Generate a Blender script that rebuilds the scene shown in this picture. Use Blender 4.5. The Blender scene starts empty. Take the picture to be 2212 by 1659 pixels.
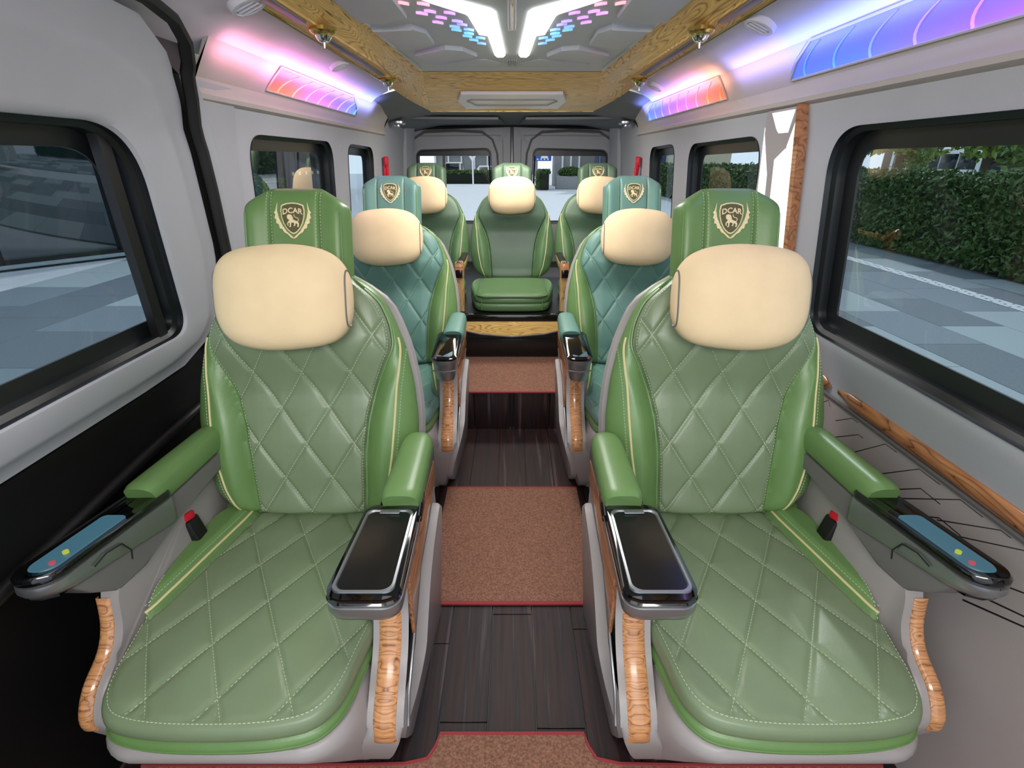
import bpy, bmesh, math, random
import numpy as np
from mathutils import Vector, Matrix

# ------------------------------------------------------------------ scene, camera, light
scene = bpy.context.scene
C = scene.collection
PI = math.pi
rnd = random.Random(7)

cam_d = bpy.data.cameras.new('camera')
cam_d.sensor_width = 36.0
cam_d.lens = 36.0 * 1100.0 / 2212.0
cam_d.clip_start = 0.02
cam_d.clip_end = 300
cam = bpy.data.objects.new('camera', cam_d)
cam.location = (0, 0, 1.4)
cam.rotation_euler = (PI / 2 - math.atan(484.5 / 1100.0), 0, 0)
C.objects.link(cam)
scene.camera = cam

world = bpy.data.worlds.new('sky')
scene.world = world
world.use_nodes = True
wn = world.node_tree
wn.nodes.clear()
w_out = wn.nodes.new('ShaderNodeOutputWorld')
w_bg = wn.nodes.new('ShaderNodeBackground')
w_bg.inputs['Color'].default_value = (0.80, 0.90, 1.0, 1)
w_bg.inputs['Strength'].default_value = 1.35
wn.links.new(w_bg.outputs[0], w_out.inputs[0])

def light(name, kind, loc, rot=(0, 0, 0), energy=10, color=(1, 1, 1), size=.1, size_y=None, spread=None):
    d = bpy.data.lights.new(name, kind)
    d.energy = energy
    d.color = color
    if kind == 'AREA':
        d.size = size
        if size_y:
            d.shape = 'RECTANGLE'
            d.size_y = size_y
        if spread:
            d.spread = spread
    elif kind == 'SUN':
        d.angle = size
    else:
        d.shadow_soft_size = size
    o = bpy.data.objects.new(name, d)
    o.location = loc
    o.rotation_euler = rot
    C.objects.link(o)
    return o

light('sunlight', 'SUN', (0, 30, 20), (math.radians(-38), math.radians(22), 0), 1.6, (1, .96, .9), .05)
# cabin fill lights, added out of view above and behind the camera
light('cabin_fill_light', 'AREA', (0, .35, 1.80), (0, 0, 0), 3.5, (1, .98, .95), .7, .9)
light('cabin_fill_light', 'AREA', (0, -.5, 1.80), (math.radians(60), 0, 0), 36, (1, .98, .95), 1.3, .5)
# light of the roof panel's white lamps and the reading spots over the aisle
light('roof_light', 'AREA', (0, 2.15, 1.80), (0, 0, 0), 15, (1, .99, .96), .4, .8)
light('rear_fill_light', 'AREA', (0, 3.5, 1.68), (math.radians(8), 0, 0), 12, (1, .97, .9), .7, .3)  # fill light added to brighten the rear, without a fixture
scene.view_settings.view_transform = 'Standard'
scene.view_settings.look = 'None'
scene.view_settings.gamma = 1
scene.view_settings.exposure = 0.0
scene.view_settings.use_curve_mapping = False
scene.cycles.use_denoising = True
scene.cycles.max_bounces = 8
scene.cycles.transparent_max_bounces = 16

# ------------------------------------------------------------------ materials
def lin(c):
    def f(v):
        v /= 255.0
        return v / 12.92 if v <= .04045 else ((v + .055) / 1.055) ** 2.4
    return tuple(f(v) for v in c) + (1,)

def new_mat(name):
    m = bpy.data.materials.new(name)
    m.use_nodes = True
    nt = m.node_tree
    b = nt.nodes['Principled BSDF']
    return m, nt, b

def mat(name, rgb, rough=.5, metal=0.0, var=.06, vscale=6.0, bump=0.0, bscale=200.0, coat=0.0, spec=.5):
    """principled material with procedural mottling and fine relief"""
    m, nt, b = new_mat(name)
    b.inputs['Roughness'].default_value = rough
    b.inputs['Metallic'].default_value = metal
    b.inputs['Coat Weight'].default_value = coat
    b.inputs['Specular IOR Level'].default_value = spec
    tc = nt.nodes.new('ShaderNodeTexCoord')
    n = nt.nodes.new('ShaderNodeTexNoise')
    n.inputs['Scale'].default_value = vscale
    n.inputs['Detail'].default_value = 4
    nt.links.new(tc.outputs['Object'], n.inputs['Vector'])
    r = nt.nodes.new('ShaderNodeValToRGB')
    c = lin(rgb)
    r.color_ramp.elements[0].position = .3
    r.color_ramp.elements[1].position = .7
    r.color_ramp.elements[0].color = tuple(v * (1 - var) for v in c[:3]) + (1,)
    r.color_ramp.elements[1].color = tuple(min(1, v * (1 + var)) for v in c[:3]) + (1,)
    nt.links.new(n.outputs['Fac'], r.inputs['Fac'])
    nt.links.new(r.outputs['Color'], b.inputs['Base Color'])
    if bump > 0:
        v = nt.nodes.new('ShaderNodeTexVoronoi')
        v.inputs['Scale'].default_value = bscale
        nt.links.new(tc.outputs['Object'], v.inputs['Vector'])
        bp = nt.nodes.new('ShaderNodeBump')
        bp.inputs['Strength'].default_value = bump
        bp.inputs['Distance'].default_value = .001
        nt.links.new(v.outputs['Distance'], bp.inputs['Height'])
        nt.links.new(bp.outputs['Normal'], b.inputs['Normal'])
    return m

def wood_mat(name, light_c, dark_c, axis='X', freq=22.0, dist=5.0, rough=.25, coat=.5, stretch=.12, fine=.45):
    m, nt, b = new_mat(name)
    b.inputs['Roughness'].default_value = rough
    b.inputs['Coat Weight'].default_value = coat
    b.inputs['Coat Roughness'].default_value = .08
    b.inputs['Specular IOR Level'].default_value = .5 if coat >= .5 else .15
    tc = nt.nodes.new('ShaderNodeTexCoord')
    mp = nt.nodes.new('ShaderNodeMapping')
    s = {'X': (stretch, 1, 1), 'Y': (1, stretch, 1), 'Z': (1, 1, stretch)}[axis]
    mp.inputs['Scale'].default_value = s
    nt.links.new(tc.outputs['Object'], mp.inputs['Vector'])
    n = nt.nodes.new('ShaderNodeTexNoise')
    n.inputs['Scale'].default_value = freq
    n.inputs['Detail'].default_value = 2.2
    n.inputs['Distortion'].default_value = dist * .03
    nt.links.new(mp.outputs['Vector'], n.inputs['Vector'])
    # growth rings: contour bands of a stretched noise
    mul = nt.nodes.new('ShaderNodeMath'); mul.operation = 'MULTIPLY'; mul.inputs[1].default_value = dist * 2.2
    nt.links.new(n.outputs['Fac'], mul.inputs[0])
    fr = nt.nodes.new('ShaderNodeMath'); fr.operation = 'FRACT'
    nt.links.new(mul.outputs[0], fr.inputs[0])
    r = nt.nodes.new('ShaderNodeValToRGB')
    e = r.color_ramp.elements
    L, D = lin(light_c), lin(dark_c)
    mid = tuple((a * .62 + b_ * .38) for a, b_ in zip(L, D))
    e[0].position = 0; e[0].color = D
    e[1].position = .12 if fine > .3 else .10; e[1].color = mid
    x = e.new(.35); x.color = L
    x = e.new(.8); x.color = tuple(v * .86 for v in L[:3]) + (1,)
    x = e.new(.97); x.color = mid
    nt.links.new(fr.outputs[0], r.inputs['Fac'])
    n2 = nt.nodes.new('ShaderNodeTexNoise')
    n2.inputs['Scale'].default_value = freq * (6 if fine > .3 else 14)
    n2.inputs['Detail'].default_value = 3
    nt.links.new(mp.outputs['Vector'], n2.inputs['Vector'])
    mx = nt.nodes.new('ShaderNodeMixRGB'); mx.blend_type = 'MULTIPLY'; mx.inputs['Fac'].default_value = fine
    nt.links.new(r.outputs['Color'], mx.inputs['Color1'])
    r2 = nt.nodes.new('ShaderNodeValToRGB')
    r2.color_ramp.elements[0].position = .35; r2.color_ramp.elements[0].color = (.55, .5, .45, 1)
    r2.color_ramp.elements[1].position = .6
    nt.links.new(n2.outputs['Fac'], r2.inputs['Fac'])
    nt.links.new(r2.outputs['Color'], mx.inputs['Color2'])
    nt.links.new(mx.outputs['Color'], b.inputs['Base Color'])
    return m

def emit(name, rgb, strength):
    m, nt, b = new_mat(name)
    b.inputs['Base Color'].default_value = (.03, .03, .03, 1) if strength < 1 else (.8, .8, .8, 1)
    b.inputs['Roughness'].default_value = .35
    b.inputs['Emission Color'].default_value = lin(rgb)
    b.inputs['Emission Strength'].default_value = strength
    return m

def led_mat(name, stops, y0, y1, z0, z1, strength):
    """edge-lit acrylic: hue runs along the strip, output falls off from the lit lower edge"""
    m, nt, b = new_mat(name)
    tc = nt.nodes.new('ShaderNodeTexCoord')
    sp = nt.nodes.new('ShaderNodeSeparateXYZ')
    nt.links.new(tc.outputs['Object'], sp.inputs[0])
    mr = nt.nodes.new('ShaderNodeMapRange')
    mr.inputs['From Min'].default_value = y0; mr.inputs['From Max'].default_value = y1
    nt.links.new(sp.outputs['Y'], mr.inputs['Value'])
    r = nt.nodes.new('ShaderNodeValToRGB')
    e = r.color_ramp.elements
    e[0].position = stops[0][0]; e[0].color = lin(stops[0][1])
    e[1].position = stops[-1][0]; e[1].color = lin(stops[-1][1])
    for p, c in stops[1:-1]:
        x = e.new(p); x.color = lin(c)
    nt.links.new(mr.outputs[0], r.inputs['Fac'])
    mz = nt.nodes.new('ShaderNodeMapRange')
    mz.inputs['From Min'].default_value = z0; mz.inputs['From Max'].default_value = z1
    mz.inputs['To Min'].default_value = 1; mz.inputs['To Max'].default_value = .12
    nt.links.new(sp.outputs['Z'], mz.inputs['Value'])
    pw = nt.nodes.new('ShaderNodeMath'); pw.operation = 'POWER'; pw.inputs[1].default_value = 1.7
    nt.links.new(mz.outputs[0], pw.inputs[0])
    ml = nt.nodes.new('ShaderNodeMath'); ml.operation = 'MULTIPLY'; ml.inputs[1].default_value = strength
    nt.links.new(pw.outputs[0], ml.inputs[0])
    b.inputs['Base Color'].default_value = (.16, .15, .17, 1)
    b.inputs['Roughness'].default_value = .4
    nt.links.new(r.outputs['Color'], b.inputs['Emission Color'])
    nt.links.new(ml.outputs[0], b.inputs['Emission Strength'])
    return m

def glass_mat(name, tint, refl=.06):
    m = bpy.data.materials.new(name)
    m.use_nodes = True
    nt = m.node_tree
    nt.nodes.clear()
    out = nt.nodes.new('ShaderNodeOutputMaterial')
    tr = nt.nodes.new('ShaderNodeBsdfTransparent'); tr.inputs[0].default_value = tint + (1,)
    gl = nt.nodes.new('ShaderNodeBsdfGlossy'); gl.inputs['Roughness'].default_value = .02
    gl.inputs['Color'].default_value = (1, 1, 1, 1)
    mx = nt.nodes.new('ShaderNodeMixShader')
    lw = nt.nodes.new('ShaderNodeLayerWeight'); lw.inputs['Blend'].default_value = .15
    ad = nt.nodes.new('ShaderNodeMath'); ad.operation = 'MULTIPLY_ADD'
    ad.inputs[1].default_value = .35; ad.inputs[2].default_value = refl * .4
    nt.links.new(lw.outputs['Fresnel'], ad.inputs[0])
    nt.links.new(ad.outputs[0], mx.inputs['Fac'])
    nt.links.new(tr.outputs[0], mx.inputs[1])
    nt.links.new(gl.outputs[0], mx.inputs[2])
    nt.links.new(mx.outputs[0], out.inputs['Surface'])
    return m

M = {}
M['leather'] = mat('green_leather', (102, 135, 78), .34, var=.05, vscale=9, bump=.12, bscale=420)
M['quilt'] = mat('green_quilted_leather', (118, 134, 102), .36, var=.05, vscale=9, bump=.12, bscale=420)
M['teal'] = mat('bluish_lit_leather', (98, 138, 126), .38, var=.05, vscale=9, bump=.12, bscale=420)  # the green leather again, bluish light painted into its base colour
M['dark_green'] = mat('deep_green_leather', (84, 108, 84), .42, var=.05, vscale=9, bump=.10, bscale=420)
M['rear_green'] = mat('muted_green_leather', (90, 122, 78), .40, var=.05, vscale=9, bump=.10, bscale=420)
M['cream'] = mat('cream_suede', (232, 206, 164), .85, var=.035, vscale=14, bump=.15, bscale=700, spec=.2)
M['thread'] = mat('pale_thread', (190, 202, 172), .7)
M['piping'] = mat('cream_piping', (214, 202, 148), .55)
M['gold'] = mat('pale_gold_embroidery', (232, 214, 168), .5, metal=.1, var=.12, vscale=300)
M['olive'] = mat('olive_patch', (84, 82, 46), .6, var=.12, vscale=200)
M['shell'] = mat('warm_grey_plastic', (160, 153, 151), .42, var=.03, bump=.05, bscale=500)
M['shell_dark'] = mat('mid_grey_plastic', (112, 108, 106), .38, var=.03)
M['wall'] = mat('light_grey_trim', (170, 171, 175), .62, var=.025, bump=.08, bscale=600)
M['wall_low'] = mat('taupe_lower_trim', (172, 163, 160), .5, var=.03, bump=.05, bscale=600)
M['cove'] = mat('beige_grey_trim', (186, 176, 170), .55, var=.025)
M['headliner'] = mat('grey_headliner', (214, 210, 216), .8, var=.03, bump=.1, bscale=900)
M['headliner_dark'] = mat('dark_grey_headliner', (112, 116, 116), .7, var=.04)
M['roof_panel'] = mat('slate_grey_roof_panel', (206, 211, 212), .55, var=.03)
M['black'] = mat('black_plastic', (16, 15, 15), .45, var=.1)
M['black_door'] = mat('black_door_trim', (10, 9, 9), .6, var=.1, spec=.25)
M['frit'] = mat('black_window_border', (22, 25, 27), .35, var=.1)
M['rubber'] = mat('black_rubber', (12, 11, 10), .6, var=.1)
M['gloss'] = mat('gloss_black', (6, 6, 7), .08, var=.05, coat=.6)
M['screen_dark'] = mat('dark_screen', (20, 22, 23), .18, var=.1)
M['silver'] = mat('satin_silver', (168, 170, 172), .32, metal=.85, var=.04)
M['chrome'] = mat('chrome', (235, 235, 235), .06, metal=1, var=.01)
M['gold_metal'] = mat('brass_edge', (196, 168, 96), .2, metal=.9, var=.05)
M['vent'] = mat('white_grey_plastic', (236, 236, 238), .4, var=.02)
M['red'] = mat('red_plastic', (214, 20, 44), .35, var=.04)
M['oak'] = wood_mat('honey_oak', (255, 214, 130), (112, 54, 12), 'X', 11, 16, stretch=.07, coat=.05, rough=.4, fine=.18)
M['oak_y'] = wood_mat('honey_oak_lengthwise', (255, 210, 124), (108, 52, 12), 'Y', 11, 16, stretch=.07, coat=.05, rough=.4, fine=.18)
M['oak_z'] = wood_mat('honey_oak_upright', (226, 190, 126), (140, 92, 44), 'Z', 14, 5)
M['walnut'] = wood_mat('red_brown_walnut', (222, 160, 108), (120, 62, 32), 'X', 20, 7, stretch=.05, rough=.18)
M['walnut_y'] = wood_mat('red_brown_walnut_lengthwise', (188, 126, 82), (104, 56, 32), 'Y', 14, 5)
M['plank'] = mat('dark_floor_wood', (40, 30, 30), .5, spec=.3)
def streaks(m):
    nt = m.node_tree
    b = nt.nodes['Principled BSDF']
    tc = nt.nodes.new('ShaderNodeTexCoord')
    mp = nt.nodes.new('ShaderNodeMapping')
    mp.inputs['Scale'].default_value = (1, .035, .035)
    nt.links.new(tc.outputs['Object'], mp.inputs['Vector'])
    cols = []
    for sc, stops in ((34, ((.30, (8, 5, 6)), (.46, (52, 33, 29)), (.56, (30, 24, 28)), (.72, (104, 82, 76)))), (9, ((.35, (150, 105, 90)), (.65, (120, 125, 160))))):
        n = nt.nodes.new('ShaderNodeTexNoise')
        n.inputs['Scale'].default_value = sc
        n.inputs['Detail'].default_value = 6
        nt.links.new(mp.outputs['Vector'], n.inputs['Vector'])
        r = nt.nodes.new('ShaderNodeValToRGB')
        e = r.color_ramp.elements
        e[0].position, e[0].color = stops[0][0], lin(stops[0][1])
        e[1].position, e[1].color = stops[-1][0], lin(stops[-1][1])
        for p, c in stops[1:-1]:
            x = e.new(p); x.color = lin(c)
        nt.links.new(n.outputs['Fac'], r.inputs['Fac'])
        cols.append(r)
    mx = nt.nodes.new('ShaderNodeMixRGB'); mx.blend_type = 'MULTIPLY'; mx.inputs['Fac'].default_value = 1
    nt.links.new(cols[0].outputs['Color'], mx.inputs['Color1'])
    gm = nt.nodes.new('ShaderNodeMixRGB'); gm.blend_type = 'ADD'; gm.inputs['Fac'].default_value = 1
    gm.inputs['Color2'].default_value = (.55, .55, .55, 1)
    nt.links.new(cols[1].outputs['Color'], gm.inputs['Color1'])
    nt.links.new(gm.outputs['Color'], mx.inputs['Color2'])
    nt.links.new(mx.outputs['Color'], b.inputs['Base Color'])
streaks(M['plank'])
M['carpet'] = mat('brown_carpet', (134, 97, 80), .95, var=.40, vscale=170, bump=.6, bscale=500, spec=.1)
M['binding'] = mat('red_carpet_binding', (148, 50, 54), .8, var=.1, vscale=200)
M['white_lamp'] = emit('white_lamp', (255, 255, 255), 2.2)
M['y_lamp'] = emit('cool_white_lamp', (236, 236, 255), 1.0)
M['glass'] = glass_mat('tinted_glass', (.60, .68, .72))
M['glass_clear'] = glass_mat('clear_glass', (.95, .97, .97), .03)

# ------------------------------------------------------------------ mesh helpers
class MB:
    def __init__(s):
        s.v, s.f = [], []
    def add(s, vs, fs):
        o = len(s.v)
        s.v += [tuple(map(float, p)) for p in vs]
        s.f += [tuple(i + o for i in f) for f in fs]
        return s
    def bm(s, b):
        b.verts.index_update()
        s.add([v.co[:] for v in b.verts], [[v.index for v in f.verts] for f in b.faces])
        b.free()
        return s
    def box(s, x0, x1, y0, y1, z0, z1, r=0.0, seg=2, rot=None, piv=None):
        b = bmesh.new()
        bmesh.ops.create_cube(b, size=1)
        sx, sy, sz = abs(x1 - x0), abs(y1 - y0), abs(z1 - z0)
        bmesh.ops.scale(b, vec=(sx, sy, sz), verts=b.verts)
        if r > 0:
            bmesh.ops.bevel(b, geom=list(b.edges), offset=min(r, .49 * min(sx, sy, sz)), segments=seg, profile=.5, affect='EDGES')
        c = Vector(((x0 + x1) / 2, (y0 + y1) / 2, (z0 + z1) / 2))
        bmesh.ops.translate(b, vec=c, verts=b.verts)
        if rot is not None:
            bmesh.ops.rotate(b, cent=Vector(piv) if piv else c, matrix=rot.to_3x3(), verts=b.verts)
        return s.bm(b)
    def prism(s, pts, axis, t0, t1, r=0.0, seg=2):
        """closed polygon extruded along an axis ('x': pts are (y,z); 'y': (x,z); 'z': (x,y))"""
        b = bmesh.new()
        def P(p, t):
            return {'x': (t, p[0], p[1]), 'y': (p[0], t, p[1]), 'z': (p[0], p[1], t)}[axis]
        A = [b.verts.new(P(p, t0)) for p in pts]
        B = [b.verts.new(P(p, t1)) for p in pts]
        n = len(pts)
        b.faces.new(A)
        b.faces.new(B[::-1])
        for i in range(n):
            b.faces.new((A[i], B[i], B[(i + 1) % n], A[(i + 1) % n]))
        if r > 0:
            caps = [e for e in b.edges if (e.verts[0] in A) == (e.verts[1] in A)]
            bmesh.ops.bevel(b, geom=caps, offset=r, segments=seg, profile=.5, affect='EDGES', clamp_overlap=True)
        bmesh.ops.recalc_face_normals(b, faces=b.faces)
        return s.bm(b)
    def tube(s, pts, r, n=6, cap=True, sq=(1, 1)):
        pts = [Vector(p) for p in pts]
        rr = r if isinstance(r, (list, tuple)) else [r] * len(pts)
        up = Vector((0, 0, 1))
        vs, fs = [], []
        prev = None
        for i, p in enumerate(pts):
            t = (pts[min(i + 1, len(pts) - 1)] - pts[max(i - 1, 0)])
            if t.length < 1e-9:
                t = Vector((0, 0, 1))
            t.normalize()
            if prev is None:
                a = t.cross(up)
                if a.length < .2:
                    a = t.cross(Vector((1, 0, 0)))
            else:
                a = prev - t * prev.dot(t)
            a.normalize()
            prev = a
            b = t.cross(a)
            for k in range(n):
                th = 2 * PI * k / n
                vs.append(p + a * (rr[i] * sq[0] * math.cos(th)) + b * (rr[i] * sq[1] * math.sin(th)))
        for i in range(len(pts) - 1):
            for k in range(n):
                k2 = (k + 1) % n
                fs.append((i * n + k, i * n + k2, (i + 1) * n + k2, (i + 1) * n + k))
        if cap:
            fs.append(tuple(range(n))[::-1])
            fs.append(tuple((len(pts) - 1) * n + k for k in range(n)))
        return s.add(vs, fs)
    def grid(s, P, closed_u=False):
        """P: array (rows, cols, 3)"""
        P = np.asarray(P)
        R, Cc = P.shape[:2]
        o = len(s.v)
        s.v += [tuple(p) for p in P.reshape(-1, 3).tolist()]
        cols = Cc if closed_u else Cc - 1
        for i in range(R - 1):
            for j in range(cols):
                j2 = (j + 1) % Cc
                s.f.append((o + i * Cc + j, o + i * Cc + j2, o + (i + 1) * Cc + j2, o + (i + 1) * Cc + j))
        return s
    def loft(s, loops, caps=True):
        n = len(loops[0])
        vs = [p for L in loops for p in L]
        fs = []
        for i in range(len(loops) - 1):
            for k in range(n):
                k2 = (k + 1) % n
                fs.append((i * n + k, i * n + k2, (i + 1) * n + k2, (i + 1) * n + k))
        if caps:
            fs.append(tuple(range(n))[::-1])
            fs.append(tuple((len(loops) - 1) * n + k for k in range(n)))
        return s.add(vs, fs)
    def lathe(s, prof, cx, cy, n=24, axis='z', cz=0):
        """prof: (r, z) pairs"""
        vs, fs = [], []
        for (r, z) in prof:
            for k in range(n):
                a = 2 * PI * k / n
                if axis == 'z':
                    vs.append((cx + r * math.cos(a), cy + r * math.sin(a), cz + z))
                else:
                    vs.append((cx + r * math.cos(a), cy + z, cz + r * math.sin(a)))
        for i in range(len(prof) - 1):
            for k in range(n):
                k2 = (k + 1) % n
                fs.append((i * n + k, i * n + k2, (i + 1) * n + k2, (i + 1) * n + k))
        fs.append(tuple(range(n))); fs.append(tuple((len(prof) - 1) * n + k for k in range(n)))
        return s.add(vs, fs)
    def mesh(s, name, m, side=1, angle=40, recalc=True):
        me = bpy.data.meshes.new(name)
        V = [(p[0] * side, p[1], p[2]) for p in s.v] if side != 1 else s.v
        F_ = [f[::-1] for f in s.f] if side < 0 else s.f
        me.from_pydata(V, [], F_)
        if recalc:
            b = bmesh.new(); b.from_mesh(me)
            bmesh.ops.recalc_face_normals(b, faces=b.faces)
            b.to_mesh(me); b.free()
        me.polygons.foreach_set('use_smooth', [True] * len(me.polygons))
        me.set_sharp_from_angle(angle=math.radians(angle))
        me.materials.append(m)
        me.update()
        return me
    def build(s, name, m, parent=None, side=1, kind=None, angle=40, recalc=True, loc=None):
        o = bpy.data.objects.new(name, s.mesh(name, m, side, angle, recalc))
        C.objects.link(o)
        if loc is not None:
            o.location = loc
        if parent is not None:
            o.parent = parent
        if kind:
            o['kind'] = kind
        return o

def tag(o, label=None, cat=None, group=None, kind=None):
    if label: o['label'] = label
    if cat: o['category'] = cat
    if group: o['group'] = group
    if kind: o['kind'] = kind
    return o

def empty(name, loc=(0, 0, 0), rz=0):
    o = bpy.data.objects.new(name, None)
    o.empty_display_size = .05
    o.location = loc
    o.rotation_euler.z = rz
    C.objects.link(o)
    return o

kids = {}
def children(o):
    return [c for c in bpy.data.objects if c.parent == o]

def copy_tree(o, parent=None):
    c = o.copy()
    C.objects.link(c)
    c.parent = parent
    for ch in children(o):
        copy_tree(ch, c)
    return c

def interp(tab, x):
    xs = [a for a, _ in tab]; ys = [b for _, b in tab]
    return np.interp(x, xs, ys)

def smooth_tab(tab):
    """monotone-ish smooth interpolation of a table through dense gaussian smoothing"""
    xs = np.linspace(tab[0][0], tab[-1][0], 400)
    ys = interp(tab, xs)
    k = np.exp(-np.linspace(-2, 2, 41) ** 2); k /= k.sum()
    yp = np.concatenate([np.full(20, ys[0]), ys, np.full(20, ys[-1])])
    ys = np.convolve(yp, k, 'valid')
    return lambda x: np.interp(x, xs, ys)

def sstep(a, b, x):
    t = np.clip((x - a) / (b - a), 0, 1)
    return t * t * (3 - 2 * t)

# ------------------------------------------------------------------ van body
# wall profile: half width as a function of height
WP = [(-.4, .975), (0, .975), (.74, .97), (.80, .955), (.90, .925), (1.47, .885), (1.56, .87), (1.75, .86)]
def WX(z):
    return float(interp(WP, z))

def ring_section(mb, side, y0, y1, z0, z1, hole=None, nr=3, N=72, off=0.0, X=None):
    """wall piece between two rectangles with a hole (closed list of N (y,z) points)"""
    X = X or WX
    if hole is None:
        ny, nz = 6, 12
        ys = np.linspace(y0, y1, ny)
        zz = sorted(set(list(np.linspace(z0, z1, nz)) + [z for z, _ in WP if z0 < z < z1]))
        P = [[(side * (X(z) + off), y, z) for y in ys] for z in zz]
        mb.grid(np.array(P))
        return
    cy = sum(p[0] for p in hole) / len(hole); cz = sum(p[1] for p in hole) / len(hole)
    outer = []
    for (y, z) in hole:
        dy, dz = y - cy, z - cz
        ty = ((y1 - cy) / dy if dy > 0 else (y0 - cy) / dy) if abs(dy) > 1e-9 else 1e9
        tz = ((z1 - cz) / dz if dz > 0 else (z0 - cz) / dz) if abs(dz) > 1e-9 else 1e9
        t = min(ty, tz)
        outer.append((cy + dy * t, cz + dz * t))
    # snap the nearest outer points onto the corners
    for (a, b) in ((y0, z0), (y0, z1), (y1, z0), (y1, z1)):
        i = min(range(len(outer)), key=lambda k: (outer[k][0] - a) ** 2 + (outer[k][1] - b) ** 2)
        outer[i] = (a, b)
    loops = []
    for k in range(nr + 1):
        t = k / nr
        L = []
        for (a, b) in zip(outer, hole):
            y = a[0] + (b[0] - a[0]) * t; z = a[1] + (b[1] - a[1]) * t
            L.append((side * (X(z) + off), y, z))
        loops.append(L)
    mb.grid(np.array(loops), closed_u=True)

def rquad(pts, r, n=18):
    """rounded polygon through 4 corners -> 4*n points"""
    out = []
    m = len(pts)
    for i in range(m):
        p0, p1, p2 = (Vector(pts[(i - 1) % m]), Vector(pts[i]), Vector(pts[(i + 1) % m]))
        rr = r[i] if isinstance(r, (list, tuple)) else r
        a = p1 + (p0 - p1).normalized() * rr
        b = p1 + (p2 - p1).normalized() * rr
        for k in range(n):
            t = k / (n - 1)
            q = a * (1 - t) ** 2 + p1 * (2 * t * (1 - t)) + b * t ** 2
            out.append((q.x, q.y))
        r2 = r[(i + 1) % m] if isinstance(r, (list, tuple)) else r
        c = p2 + (p1 - p2).normalized() * r2
        for k in range(1, 10):
            q = b.lerp(c, k / 10)
            out.append((q.x, q.y))
    return out

def inset(loop, d, dz0=0, dz1=0):
    """shrink a (y,z) loop towards its inside by d"""
    n = len(loop)
    area = sum(loop[i][0] * loop[(i + 1) % n][1] - loop[(i + 1) % n][0] * loop[i][1] for i in range(n))
    sg = 1 if area > 0 else -1
    out = []
    for i in range(n):
        a = Vector(loop[(i - 2) % n]); b = Vector(loop[(i + 2) % n])
        t = (b - a).normalized()
        nn = Vector((-t.y, t.x)) * sg
        out.append((loop[i][0] + nn.x * d, loop[i][1] + nn.y * d))
    return out

def window(name, side, hole, depth, border, glassmat, X=None, extra=None):
    """dark reveal sunk into the wall, printed border and pane"""
    X = X or WX
    w = empty(name, (0, 0, 0)); w['kind'] = 'structure'
    hole2 = inset(hole, .012)
    hole3 = inset(hole, border)
    def L(loop, off):
        return [(side * (X(z) + off), y, z) for (y, z) in loop]
    MB().grid(np.array([L(hole, -.004), L(hole, .012), L(hole2, .02), L(hole2, depth), L(hole3, depth + .006), L(hole3, depth + .012)]), closed_u=True).build('window_frame', M['frit'], w)
    g = MB(); pl = L(hole2, depth + .009)
    g.add(pl, [tuple(range(len(pl)))])
    g.build('window_pane', glassmat, w)
    return w

# holes as (y,z)
ZB, ZT = .92, 1.48
R1 = rquad([(.10, ZB), (1.53, ZB), (1.565, ZT), (.10, ZT)], [.1, .07, .13, .1])
R2 = rquad([(1.99, ZB), (2.80, ZB), (2.80, ZT - .01), (2.00, ZT)], .10)
R3 = rquad([(3.05, ZB), (3.58, ZB), (3.58, ZT - .01), (3.05, ZT)], .09)
L1 = rquad([(-.10, .955), (1.385, .955), (1.315, 1.475), (-.10, 1.475)], [.1, .07, .15, .1])
L2 = rquad([(1.90, ZB), (2.78, ZB), (2.76, ZT), (1.89, ZT)], .10)
L3 = rquad([(3.02, ZB), (3.58, ZB), (3.56, ZT - .01), (3.02, ZT)], .09)

# right wall
wr = MB()
ring_section(wr, 1, -.5, 4.93, -.05, .88)
ring_section(wr, 1, -.5, 1.70, .88, 1.58, R1)
ring_section(wr, 1, 1.70, 1.93, .88, 1.58)
ring_section(wr, 1, 1.93, 2.92, .88, 1.58, R2)
ring_section(wr, 1, 2.92, 3.72, .88, 1.58, R3)
ring_section(wr, 1, 3.72, 4.93, .88, 1.72)
wall_r = wr.build('wall_right', M['wall'], kind='structure', recalc=False)
wl = MB()
ring_section(wl, -1, 1.62, 4.93, -.05, .88)
ring_section(wl, -1, 1.62, 1.82, .88, 1.58)
ring_section(wl, -1, 1.82, 2.90, .88, 1.58, L2)
ring_section(wl, -1, 2.90, 3.72, .88, 1.58, L3)
ring_section(wl, -1, 3.72, 4.93, .88, 1.72)
wall_l = wl.build('wall_left', M['wall'], kind='structure', recalc=False)
window('window_1', 1, R1, .045, .055, M['glass'])
window('window_2', 1, R2, .045, .05, M['glass'])
window('window_3', 1, R3, .045, .05, M['glass'])
window('window_4', -1, L2, .045, .05, M['glass'])
window('window_5', -1, L3, .045, .05, M['glass'])
def inner_bar(side, hole_y, wname, y0, y1):
    pass

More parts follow.
